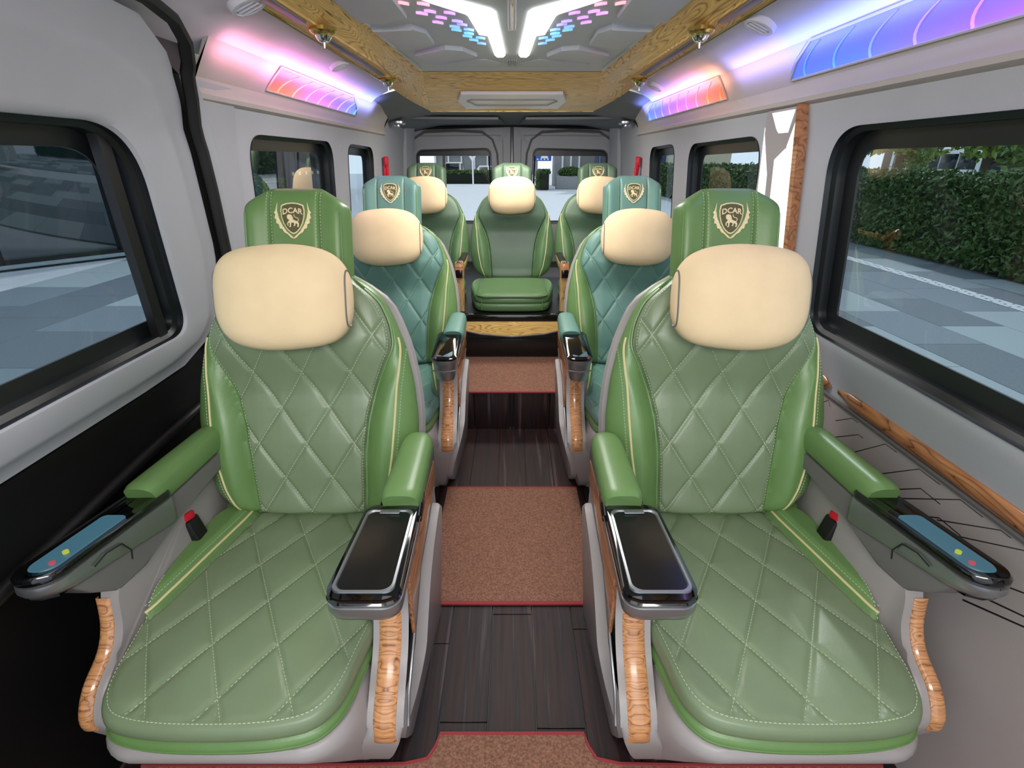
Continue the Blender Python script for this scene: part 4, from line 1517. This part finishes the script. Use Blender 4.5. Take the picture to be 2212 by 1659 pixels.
        of3 = lambda ins: stadium(.268 + ins, .336 - ins, .118 + ins, .20, .018, .012)
        bd(layered(of3, [(0, zt(.007)), (.003, zt(.0095))]), 'screen', scr, ar)
        bd(MB().tube([(.256, .115, .622), (.302, .108, .618), (.346, .115, .622)], .003, 6), 'body_line', 'shell_dark', ar)
    bd(arm_pad(MB(), .318, .335, .62, .690, .700, .046), 'arm_pad', 'leather', ar)
    # --- window armrest (leans out to the wall)
    lean = lambda x, y, z: (x - .052 + (y - .12) * .115, y, z)
    aw = bd(xf(MB().prism(dens([(.13, .650), (.20, .655), (.30, .655), (.40, .660), (.66, .672)], 4) + [(.66, .64), (.40, .60), (.29, .556), (.215, .556), (.165, .600)], 'x', -.298, -.228, .006), lean), 'window_armrest', 'shell_dark', angle=50)
    of = lambda ins: stadium(-.302 + ins, -.212 - ins, .085 + ins, .40, .043, .02)
    zb = lambda dz: (lambda y: .702 + dz - (y - .1) * .06)
    zl = lambda dz: (lambda y: .702 + dz + max(0, .22 - y) * .10 - max(0, y - .12) * .16)
    bd(xf(layered(of, [(.028, zl(-.066)), (.012, zl(-.062)), (.003, zl(-.050)), (0, zb(-.030)), (.001, zb(-.016)), (.008, zb(-.012))]), lean), 'arm_body', 'silver', aw, angle=50)
    bd(xf(layered(of, [(.006, zb(-.014)), (.001, zb(-.009)), (.001, zb(.000)), (.005, zb(.006)), (.012, zb(.003))]), lean), 'control_panel', 'gloss', aw, angle=50)
    of3 = lambda ins: stadium(-.284 + ins, -.230 - ins, .112 + ins, .290, .022, .010)
    bd(xf(layered(of3, [(0, zb(.002)), (.002, zb(.0052))]), lean), 'screen', scr, aw)
    for (x, y, mt) in ((-.245, .135, scr_r), (-.247, .165, scr_y)):
        bd(xf(MB().lathe([(.005, .700), (.005, .709)], x, y, 10), lean), 'screen_icon', mt, aw)
    bd(xf(MB().tube([(-.2085, .17, .665), (-.2085, .20, .672), (-.2085, .235, .665), (-.2085, .25, .635), (-.2085, .245, .615)], .0016, 5), lean), 'lid_line', 'black', aw)
    bd(xf(arm_pad(MB(), -.258, .36, .66, .690, .706, .038), lean), 'arm_pad', 'leather', aw)
    # --- belt buckle
    rot = Matrix.Rotation(math.radians(-14), 4, 'Y')
    bk_ = bd(MB().box(-.292, -.246, .445, .488, .44, .545, .007, rot=rot), 'belt_buckle', 'black')
    bd(MB().box(-.288, -.250, .437, .470, .540, .562, .005, rot=Matrix.Rotation(math.radians(-14), 4, 'Y') @ Matrix.Rotation(math.radians(-14), 4, 'X'), piv=(-.267, .4725, .504)), 'release_button', 'red', bk_)
    return root

def pillow_mesh(hw=.168, hh=.120, hd=.062):
    """neck pillow: rounded block, slightly pinched at its ends; origin at its centre, facing -y"""
    rows = []
    nu, nv = 64, 48
    def sp(v, e): return math.copysign(abs(v) ** e, v)
    for i in range(nv + 1):
        th_ = -PI / 2 + PI * i / nv
        row = []
        x = sp(math.sin(th_), .80)
        ry = max(0, 1 - abs(x) ** 3.0) ** .5
        rz = max(0, 1 - abs(x) ** 5.0) ** .42
        for k in range(nu):
            ph = 2 * PI * k / nu
            y = sp(math.cos(ph), .80) * ry
            z = sp(math.sin(ph), .62) * rz
            row.append((hw * x * (1 - .02 * z * z), -hd * y + .016 * x * x, hh * z * (1 + .03 * math.cos(2.2 * x)) + .003 * math.sin(4 * x + z)))
        rows.append(row)
    return np.array(rows)

def neck_pillow(hw=.168, hh=.120):
    r = empty('neck_pillow')
    P = pillow_mesh(hw, hh)
    mb = MB(); mb.grid(P, closed_u=True)
    mb.build('pillow_body', M['cream'], r, angle=70)
    for sg in (-1, 1):
        i = 42 if sg > 0 else 6
        ring = [tuple(p * np.array([1.0, 1.012, 1.008])) for p in P[i]]
        MB().tube(ring + [ring[0]], .0022, 5, cap=False).build('seam_cord', M['shell_dark'] , r)
    return r

# positions
XS = .565
seatL = captain_seat(1)
seatL.location = (-XS - .004, .605, 0)
tag(seatL, 'green quilted captain seat nearest the viewer on the left', 'seat', 'captain seats with leather armrests')
seatR = captain_seat(-1)
seatR.location = (XS + .004, .605, 0)
tag(seatR, 'green quilted captain seat nearest the viewer on the right', 'seat', 'captain seats with leather armrests')
seatL2 = captain_seat(1, tray=False)
seatL2.location = (-XS - .01, 1.785, 0)
tag(seatL2, 'green captain seat with bluish light in its colour, directly behind the front left seat', 'seat', 'captain seats with leather armrests')
seatR2 = captain_seat(-1, tray=False)
seatR2.location = (XS + .01, 1.785, 0)
tag(seatR2, 'green captain seat with bluish light in its colour, directly behind the front right seat', 'seat', 'captain seats with leather armrests')
# second row: same green leather with bluish light put into its colour
for s_ in (seatL2, seatR2):
    for o in children(s_):
        for q in [o] + children(o):
            if q.data and q.data.materials and q.data.materials[0] == M['quilt'] or q.name.startswith(('headrest', 'arm_pad')):
                q.data.materials[0] = M['teal']

def rear_seat(arms):
    root = empty('rear_seat')
    B = Back(ws=.97, hs=.88, yb=.53, zb=.085, quilt=False)
    K = Cushion(quilt=False, z=.105, depth=.50, ws=1.0, drop=.100, rear=True)
    cu = K.build().build('seat_cushion', M['rear_green'], root, angle=60)
    pts = []
    # padded top roll
    rows = []
    for ins, z in ((.0, .095), (-.004, .104), (.004, .114), (.03, .120), (.10, .122)):
        rows.append([(x, y, z) for x, y in stadium(-.225 + ins, .225 - ins, -.012 + ins * .7, .46, .07, .03)])
    MB().loft(rows).build('top_roll', M['rear_green'], cu)
    for sx in (-1, 1):
        MB().tube([(sx * .19, -.019, .093), (sx * .19, -.022, .02)], .0025, 6).build('seam_welt', M['rear_green'], cu)
    bk = B.body().build('backrest', M['rear_green'], root, angle=60)
    B.quilt().build('centre_panel', M['dark_green'], bk, angle=60, recalc=False)
    for sg in (-1, 1):
        B.piping(sg).build('piping', M['piping'], bk)
        B.seam(sg).build('seam_welt', M['rear_green'], bk)
    hr = B.headrest().build('headrest', M['dark_green'], root, angle=60)
    emblem_mats(B, .838, hr, .88)
    MB().box(-.26, .26, .42, .56, .02, .10, .02).build('hinge_cover', M['rear_green'], root)
    if arms:
        for sx in (-1, 1):
            x = sx * .322
            ar = MB().prism([(.02, .0), (.045, .0), (.03, .22), (.06, .255), (.42, .265), (.42, .29), (.03, .285), (-.02, .25), (-.01, .2)], 'x', x - .024, x + .024, .006).build('armrest', M['oak_z'], root, angle=50)
            MB().box(x - .028, x + .028, -.026, .06, .215, .315, .016).build('arm_head', M['walnut'], ar)
            MB().box(x - .021, x + .021, -.034, -.02, .222, .272, .006).build('switch_plate', M['gloss'], ar)
            MB().tube([(x - .016, -.018, .312), (x, -.02, .322), (x + .016, -.018, .312)], .006, 8).build('chrome_cap', M['chrome'], ar)
            MB().box(x - .022, x + .022, .05, .42, .285, .305, .01).build('arm_pad', M['black'], ar)
    return root
rs = rear_seat(True)
rs.location = (0, 3.13, .517)
tag(rs, 'middle seat of the rear row, with light wooden armrests on both sides', 'seat', 'rear row of three seats')
proto = rear_seat(False)
proto.location = (-.60, 3.15, .517)
tag(proto, 'left seat of the rear row, partly hidden behind the second-row seat', 'seat', 'rear row of three seats')
r3 = copy_tree(proto)
r3.location = (.60, 3.15, .517)
tag(r3, 'right seat of the rear row, partly hidden behind the second-row seat', 'seat', 'rear row of three seats')

npil = neck_pillow()
spots = [(-XS + .008, 1.210, 1.094, 1.0, 'cream neck pillow on the front left seat'), (XS - .008, 1.210, 1.094, 1.0, 'cream neck pillow on the front right seat'),
         (-XS - .012, 2.40, 1.075, 1.0, 'cream neck pillow on the left seat of the second row'), (XS + .012, 2.40, 1.075, 1.0, 'cream neck pillow on the right seat of the second row'),
         (0, 3.645, 1.180, .96, 'cream neck pillow on the middle rear seat'), (-.60, 3.665, 1.180, .96, 'cream neck pillow on the left rear seat'), (.60, 3.665, 1.180, .96, 'cream neck pillow on the right rear seat')]
for i, (x, y, z, k, lab) in enumerate(spots):
    o = npil if i == 0 else copy_tree(npil)
    o.location = (x, y, z)
    o.rotation_euler = (-TH * .9, 0, 0)
    o.scale = (k * (-1 if x > 0 else 1), k, k)
    tag(o, lab, 'pillow', 'cream neck pillows')

# ------------------------------------------------------------------ outside
GZ = -.70
M['slab_a'] = mat('blue_grey_paving', (106, 118, 128), .7, var=.08, vscale=30, bump=.3, bscale=120)
M['slab_b'] = mat('light_grey_paving', (140, 152, 158), .7, var=.10, vscale=60, bump=.3, bscale=120)
M['slab_c'] = mat('dark_grey_paving', (92, 102, 112), .7, var=.08, vscale=30, bump=.3, bscale=120)
M['asphalt'] = mat('pale_road', (176, 182, 190), .8, var=.05, vscale=3)
M['white'] = mat('white_paint', (235, 238, 240), .5, var=.02)
M['leaf'] = mat('hedge_leaf', (58, 88, 34), .5, var=.35, vscale=40)
M['leaf_light'] = mat('tree_leaf', (120, 146, 56), .55, var=.35, vscale=6)
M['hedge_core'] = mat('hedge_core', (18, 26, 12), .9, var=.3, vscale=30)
M['bark'] = mat('bark', (86, 70, 56), .9, var=.2, vscale=30)
M['facade_glass'] = mat('dark_mirror_glass', (22, 32, 36), .03, var=.05, spec=1.0)
M['facade_frame'] = mat('black_mullion', (10, 13, 14), .4)
M['beige'] = mat('beige_wall', (206, 196, 168), .8, var=.05, vscale=2)
M['fin'] = mat('olive_grey_fin', (112, 110, 86), .6, var=.12, vscale=1.5)
M['blue_col'] = mat('blue_grey_column', (52, 68, 104), .5, var=.08)
M['dark_bldg'] = mat('dark_building', (52, 54, 56), .5, var=.2, vscale=1)
M['teal_paint'] = mat('teal_paint', (70, 176, 186), .4, var=.03)
M['orange_paint'] = mat('orange_paint', (222, 110, 60), .4, var=.03)
M['car_glass'] = mat('car_glass', (30, 36, 42), .1)
M['sign_blue'] = mat('sign_blue', (24, 84, 190), .4, var=.02)
M['stone'] = mat('grey_stone', (136, 138, 140), .8, var=.12, vscale=12)
M['yellow'] = mat('yellow_paint', (226, 200, 60), .5)
M['facade_glass'].node_tree.nodes['Principled BSDF'].inputs['IOR'].default_value = 1.9

gr = empty('ground'); gr['kind'] = 'structure'
MB().box(-60, 60, -30, 90, GZ - .2, GZ - .05).build('ground_base', M['asphalt'], gr)
MB().box(-1.2, 60, 15, 90, GZ - .06, GZ - .004).build('road_surface', M['asphalt'], gr)
MB().box(-60, -1.2, 17, 90, GZ - .06, GZ - .004).build('road_surface', M['asphalt'], gr)
slab_mesh = {}
def slabs(x0, x1, y0, y1, w, l, stag):
    nx = int(round((x1 - x0) / w)); ny = int(round((y1 - y0) / l))
    for i in range(nx):
        for j in range(ny):
            xx = x0 + i * w; yy = y0 + j * l + (l * .5 if (i % 2 and stag) else 0)
            k = rnd.choice(['slab_a', 'slab_a', 'slab_b', 'slab_c'])
            if (i + 2 * j) % 7 == 0: k = 'slab_b'
            key = (k, w, l)
            if key not in slab_mesh:
                slab_mesh[key] = MB().box(.004, w - .004, .004, l - .004, -.05, 0, .003, 1).mesh('paving_slab', M[k])
            o = bpy.data.objects.new('paving_slab', slab_mesh[key])
            C.objects.link(o); o.location = (xx, yy, GZ); o.parent = gr
slabs(1.4, 7.7, .0, 15.0, .9, 1.5, True)
slabs(8.0, 9.4, .0, 15.0, .7, 1.5, True)
slabs(-8.9, -1.4, .0, 15.6, 1.25, 1.3, True)
# tactile strip
tp = MB().box(7.7, 8.0, 0, 24, GZ - .05, GZ).build('tactile_strip', M['slab_a'], gr)
bar = MB().box(-.018, .018, -.15, .15, 0, .008, .003).mesh('tactile_bar', M['white'])
for j in range(56):
    for i in range(4):
        o = bpy.data.objects.new('tactile_bar', bar)
        C.objects.link(o); o.location = (7.745 + .07 * i, 4.5 + j * .34 + (.17 if i % 2 else 0), GZ); o.parent = tp

# hedge: dark core with leaves
def leaf_cloud(n, sampler, size, seed):
    r = np.random.RandomState(seed)
    P, Nn = sampler(n, r)
    d = r.normal(size=(n, 3)); d /= np.linalg.norm(d, axis=1)[:, None]
    d = d + Nn * .3
    d /= np.linalg.norm(d, axis=1)[:, None]
    u = np.cross(d, r.normal(size=(n, 3))); u /= np.linalg.norm(u, axis=1)[:, None]
    w = np.cross(d, u)
    s = size * r.uniform(.6, 1.3, size=(n, 1))
    a = P - u * s; b = P + w * s * .45 + d * s * .12; c = P + u * s; e = P - w * s * .45 + d * s * .12
    V = np.stack([a, b, c, e], 1).reshape(-1, 3)
    F_ = [(4 * i, 4 * i + 1, 4 * i + 2, 4 * i + 3) for i in range(n)]
    me = bpy.data.meshes.new('foliage')
    me.from_pydata(V.tolist(), [], F_)
    return me
def box_hedge(label, x0, x1, y0, y1, z0, z1, n, size, seed, bend=0):
    r = empty('hedge', ((x0 + x1) / 2, (y0 + y1) / 2, z0))
    tag(r, label, 'hedge')
    hx, hy, H_ = (x1 - x0) / 2, (y1 - y0) / 2, z1 - z0
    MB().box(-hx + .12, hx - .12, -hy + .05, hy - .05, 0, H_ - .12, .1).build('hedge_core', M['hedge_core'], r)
    def samp(n, q):
        P = np.zeros((n, 3)); N_ = np.zeros((n, 3))
        f = q.rand(n)
        top = f < .28
        P[:, 1] = q.uniform(-hy, hy, n)
        sidev = -1.0 if x0 > 0 else 1.0
        P[:, 0] = np.where(top, q.uniform(-hx, hx, n), sidev * hx * (1 + q.normal(0, .08, n)))
        bump_ = .05 * np.sin(P[:, 1] * 2.3) + .04 * np.sin(P[:, 1] * 5.1 + 1)
        P[:, 2] = np.where(top, H_ + bump_ + q.normal(0, .045, n), q.uniform(.02, 1, n) ** .9 * H_)
        P[:, 0] += np.where(top, 0, q.normal(0, .06, n))
        N_[:, 2] = np.where(top, 1, .2); N_[:, 0] = np.where(top, 0, sidev)
        return P, N_
    me = leaf_cloud(n, samp, size, seed)
    me.materials.append(M['leaf'])
    o = bpy.data.objects.new('foliage', me); C.objects.link(o); o.parent = r; o['kind'] = 'stuff'
    return r
box_hedge('tall clipped dark green hedge along the pavement on the right', 9.45, 10.5, 3.5, 22, GZ, 1.07, 27000, .07, 1)
box_hedge('far end of the clipped hedge seen through the small right windows', 9.45, 10.5, 22.2, 40, GZ, 1.07, 16000, .09, 2)
box_hedge('low green hedge across the road, left rear window', -9.5, -1.8, 52, 53.5, GZ, .35, 9000, .12, 3)
box_hedge('low green hedge seen in the left side window', -13.2, -11.6, 17.5, 28, GZ, .55, 9000, .07, 4)
box_hedge('short yellow-green hedge beside the planter, right rear window', 2.0, 2.9, 41, 43, GZ, .6, 4000, .08, 5)

def tree(x, y, h, cr, label, n=5000, size=.14, mat_='leaf_light', seed=9):
    r = empty('tree', (x, y, GZ))
    tag(r, label, 'tree')
    tr = MB().tube([(0, 0, 0), (.05, 0, h * .3), (-.05, .05, h * .6), (0, 0, h)], [.16, .13, .10, .05], 10).build('trunk', M['bark'], r)
    for k in range(5):
        a = k * 1.3
        MB().tube([(0, 0, h * (.45 + .08 * k)), (math.cos(a) * cr * .5, math.sin(a) * cr * .5, h * (.6 + .07 * k)), (math.cos(a) * cr * .95, math.sin(a) * cr * .95, h * (.66 + .07 * k))], [.05, .035, .012], 6).build('branch', M['bark'], r)
    def samp(n, q):
        u = q.normal(size=(n, 3)); u /= np.linalg.norm(u, axis=1)[:, None]
        rr = q.rand(n, 1) ** .4
        clump = np.floor(q.rand(n) * 14).astype(int)
        cc = np.random.RandomState(seed + 50).normal(size=(14, 3)) * np.array([cr * .5, cr * .5, h * .13])
        P = cc[clump] + u * rr * cr * .42
        P[:, 2] += h * .78
        return P, u
    me = leaf_cloud(n, samp, size, seed)
    me.materials.append(M[mat_])
    o = bpy.data.objects.new('foliage', me); C.objects.link(o); o.parent = r; o['kind'] = 'stuff'
tree(13.7, 16, 4.2, 1.7, 'broad tree with thick trunk behind the hedge, front right window', 7000, .12, seed=11)
tree(15.6, 22.4, 4.6, 1.7, 'slim tree behind the hedge, at the far edge of the front right window', 6000, .14, seed=12)
tree(20, 34, 6, 3, 'leafy tree over the hedge in the second right window', 6000, .18, seed=13)
tree(26, 46, 6, 3, 'leafy tree over the hedge in the smallest right window', 6000, .18, seed=14)
tree(-7.4, 60, 8, 4, 'yellow-green roadside tree in the left rear window', 6000, .3, seed=15)
tree(-2.2, 75, 10, 5, 'roadside tree right of the white van, left rear window', 7000, .35, seed=16)

# buses and cars
def bus(x, y, L, label, body, lower, rz=0):
    r = empty('bus', (x, y, GZ), rz)
    tag(r, label, 'bus')
    W_ = 2.4
    b = MB().box(-W_ / 2, W_ / 2, -L / 2, L / 2, .45, 2.95, .15).build('body', M[body], r)
    MB().box(-W_ / 2 - .01, W_ / 2 + .01, -L / 2 + .1, L / 2 - .1, .4, 1.0, .03).build('lower_skirt', M[lower], r)
    n = int(L / 1.6)
    for sx in (-1, 1):
        for k in range(n):
            y0 = -L / 2 + .4 + k * (L - .8) / n
            MB().box(sx * (W_ / 2 + .005) - .02, sx * (W_ / 2 + .005) + .02, y0 + .05, y0 + (L - .8) / n - .05, 1.45, 2.5, .015).build('window', M['car_glass'], r)
        for yy in (-L / 2 + 1.8, L / 2 - 2.2):
            w_ = MB().lathe([(.46, -.15), (.5, 0), (.46, .15)], 0, 0, 20, 'y').build('wheel', M['rubber'], r)
            w_.location = (sx * (W_ / 2 - .12), yy, .48); w_.rotation_euler.z = PI / 2
    MB().box(-1.0, 1.0, -L / 2 - .02, -L / 2 + .05, 1.3, 2.5, .02).build('windscreen', M['car_glass'], r)
    return r
bus(34, 43.5, 9.5, 'long white bus with dark windows behind the hedge', 'white', 'white')
bus(33.4, 34.2, 8, 'teal bus with an orange lower stripe at the far right', 'teal_paint', 'orange_paint')
def car(x, y, label, m, rz=0, van=False):
    r = empty('car', (x, y, GZ), rz)
    tag(r, label, 'car')
    h = 1.85 if van else 1.45
    prof = [(-2.1, .35), (-2.15, .85), (-1.9, 1.0), (-1.35, h - .05), (1.3, h), (1.9, 1.05), (2.1, .9), (2.1, .35)]
    MB().prism(prof, 'x', -.88, .88, .12).build('body', M[m], r)
    MB().prism([(-1.86, 1.04), (-1.40, h - .12), (-1.42, h - .12), (-1.94, 1.02)], 'x', -.74, .74).build('windscreen', M['car_glass'], r)
    MB().box(-.72, .72, -2.02, -1.5, 1.02, h - .14, .05).build('windscreen', M['car_glass'], r)
    for sx in (-1, 1):
        MB().box(sx * .885 - .01, sx * .885 + .01, -1.1, 1.2, 1.02, h - .12, .01).build('side_window', M['car_glass'], r)
        MB().box(sx * .68 - .12, sx * .68 + .12, -2.17, -2.1, .65, .8, .02).build('head_lamp', M['vent'], r)
        for yy in (-1.35, 1.35):
            w_ = MB().lathe([(.30, -.1), (.33, 0), (.30, .1)], 0, 0, 16, 'y').build('wheel', M['rubber'], r)
            w_.location = (sx * .82, yy, .33); w_.rotation_euler.z = PI / 2
car(-6.6, 63, 'white van parked across the road, left rear window', 'white', 0, True)
car(-2.6, 66, 'silver car at the right edge of the left rear window', 'vent', .5)
car(19, 30, 'white car behind the hedge in the second right window', 'white', .2)

# roadside signs
s1 = empty('road_sign', (-3.55, 50, GZ)); tag(s1, 'white triangular give-way sign on a pole, left rear window', 'sign')
MB().tube([(0, 0, 0), (0, 0, 2.4)], .07, 8).build('pole', M['white'], s1)
MB().prism([(-.65, 2.9), (.65, 2.9), (0, 1.9)], 'y', -.07, -.03, .02).build('sign_plate', M['white'], s1)
MB().prism([(-.06, 2.75), (.06, 2.75), (.03, 2.35), (-.03, 2.35)], 'y', -.075, -.065).build('mark', M['dark_bldg'], s1)
s2 = empty('road_sign', (2.75, 46, GZ)); tag(s2, 'blue pedestrian sign with white marks, right rear window', 'sign')
MB().tube([(-.9, 0, 0), (-.9, 0, 3.4)], .07, 8).build('pole', M['white'], s2)
MB().box(-1.0, .5, -.1, -.04, 2.0, 3.6, .05).build('sign_plate', M['sign_blue'], s2)
MB().prism([(-.4, 2.2), (.25, 2.2), (-.1, 3.0)], 'y', -.12, -.10).build('mark', M['white'], s2)
for k in range(4):
    MB().box(-.7 + .28 * k, -.56 + .28 * k, -.12, -.10, 2.08, 2.18).build('mark', M['white'], s2)

# left glass facade, angled to the van
A_ = Vector((-14.2, 6.2)); B_ = Vector((-8.3, 14.0))
dv = (B_ - A_); Lf = dv.length; ang = math.atan2(dv.y, dv.x)
fc = empty('glass_facade', (A_.x, A_.y, GZ), ang)
tag(fc, 'dark mirroring glass wall with black mullions, left door window', 'building')
MB().box(-4, Lf, -.25, .6, 0, .06, .01).build('plinth', M['slab_b'], fc)
MB().box(-4, Lf, .25, .45, .02, 6.2).build('wall_core', M['facade_frame'], fc)
npn = 6
cuts = [-4, .4, 3.35, 5.75, 8.0, Lf]
for k in range(5):
    MB().box(cuts[k] + .05, cuts[k + 1] - .05, .02, .06, .10, 6.1, .005).build('glass_pane', M['facade_glass'], fc)
for c in cuts:
    MB().box(c - .07, c + .07, -.06, .2, .06, 6.2, .01).build('mullion', M['facade_frame'], fc)
MB().box(-4, Lf, -.05, .2, .06, .12).build('bottom_rail', M['facade_frame'], fc)
# building with vertical fins behind
fb = empty('office_building', (-15.5, 18, GZ)); tag(fb, 'olive grey building with vertical fins, second left window', 'building')
MB().box(-1, 0, 0, 14, 0, 9).build('wall', M['fin'], fb)
for k in range(30):
    MB().box(0, .30, k * .46 + .05, k * .46 + .17, .1, 8.8, .01).build('fin', M['fin' if k % 3 else 'beige'], fb)
db = empty('dark_tower', (-13.6, 33, GZ)); tag(db, 'dark building edge at the rear of the second left window', 'building')
MB().box(-3, 0, 0, 10, 0, 12, .02).build('wall', M['car_glass'], db)
for k in range(8):
    MB().box(-.01, .04, 1 + k * 1.1, 1.3 + k * 1.1, 1.2, 1.4).build('window', M['beige'], db)
# rear right: beige building, columns, planter
bb = empty('beige_building', (3.2, 43.5, GZ)); tag(bb, 'beige building with blue grey columns in the right rear window', 'building')
MB().box(4.2, 14, .2, 6, 0, 9, .02).build('wall', M['beige'], bb)
MB().box(.4, 4.2, 3.5, 6, 0, 9, .02).build('recessed_wall', M['stone'], bb)
for x in (3.3, 3.75, 7.4, 7.9, 8.5):
    MB().box(x, x + .32, -.1, .3, 0, 9, .02).build('column', M['blue_col'], bb)
for x in (1.0, 1.7, 2.4):
    MB().box(x, x + .14, 3.3, 3.5, 0, 9, .01).build('mullion', M['white'], bb)
pl_ = empty('stone_planter', (3.4, 42.2, GZ)); tag(pl_, 'grey stone planter with a round bush, right rear window', 'planter')
MB().box(0, 2.2, 0, .8, 0, .95, .03).build('planter_box', M['stone'], pl_)
MB().box(2.25, 3.6, -.1, .9, 0, 1.15, .03).build('stone_block', M['stone'], pl_)
def samp_b(n, q):
    u = q.normal(size=(n, 3)); u /= np.linalg.norm(u, axis=1)[:, None]
    P = u * np.array([.95, .5, .42]) * (.7 + .3 * q.rand(n, 1)); P[:, 0] += 1.1; P[:, 1] += .4; P[:, 2] += 1.2
    return P, u
me = leaf_cloud(2500, samp_b, .08, 31); me.materials.append(M['leaf'])
o = bpy.data.objects.new('bush', me); C.objects.link(o); o.parent = pl_; o['kind'] = 'stuff'
# far buildings behind the road and behind the buses
fbd = empty('far_building', (-12, 86, GZ)); tag(fbd, 'pale gridded building far down the road, left rear window', 'building')
MB().box(0, 16, 0, 4, 0, 16).build('wall', M['stone'], fbd)
for i in range(8):
    MB().box(i * 2 + .1, i * 2 + .3, -.3, 0, 0, 16).build('pillar', M['white'], fbd)
for j in range(5):
    MB().box(0, 16, -.2, 0, 3 * j + 2.6, 3 * j + 2.9).build('floor_band', M['white'], fbd)
rb = empty('dark_building', (44, 4, GZ)); tag(rb, 'dark building behind the buses on the right', 'building')
MB().box(0, 6, 0, 62, 0, 12).build('wall', M['dark_bldg'], rb)
for k in range(20):
    MB().box(-.1, .0, k * 3 + .4, k * 3 + 2.6, 1.2, 3.0).build('window', M['car_glass'], rb)
    MB().box(-.15, .0, k * 3, k * 3 + .25, 0, 12).build('pillar', M['stone'], rb)
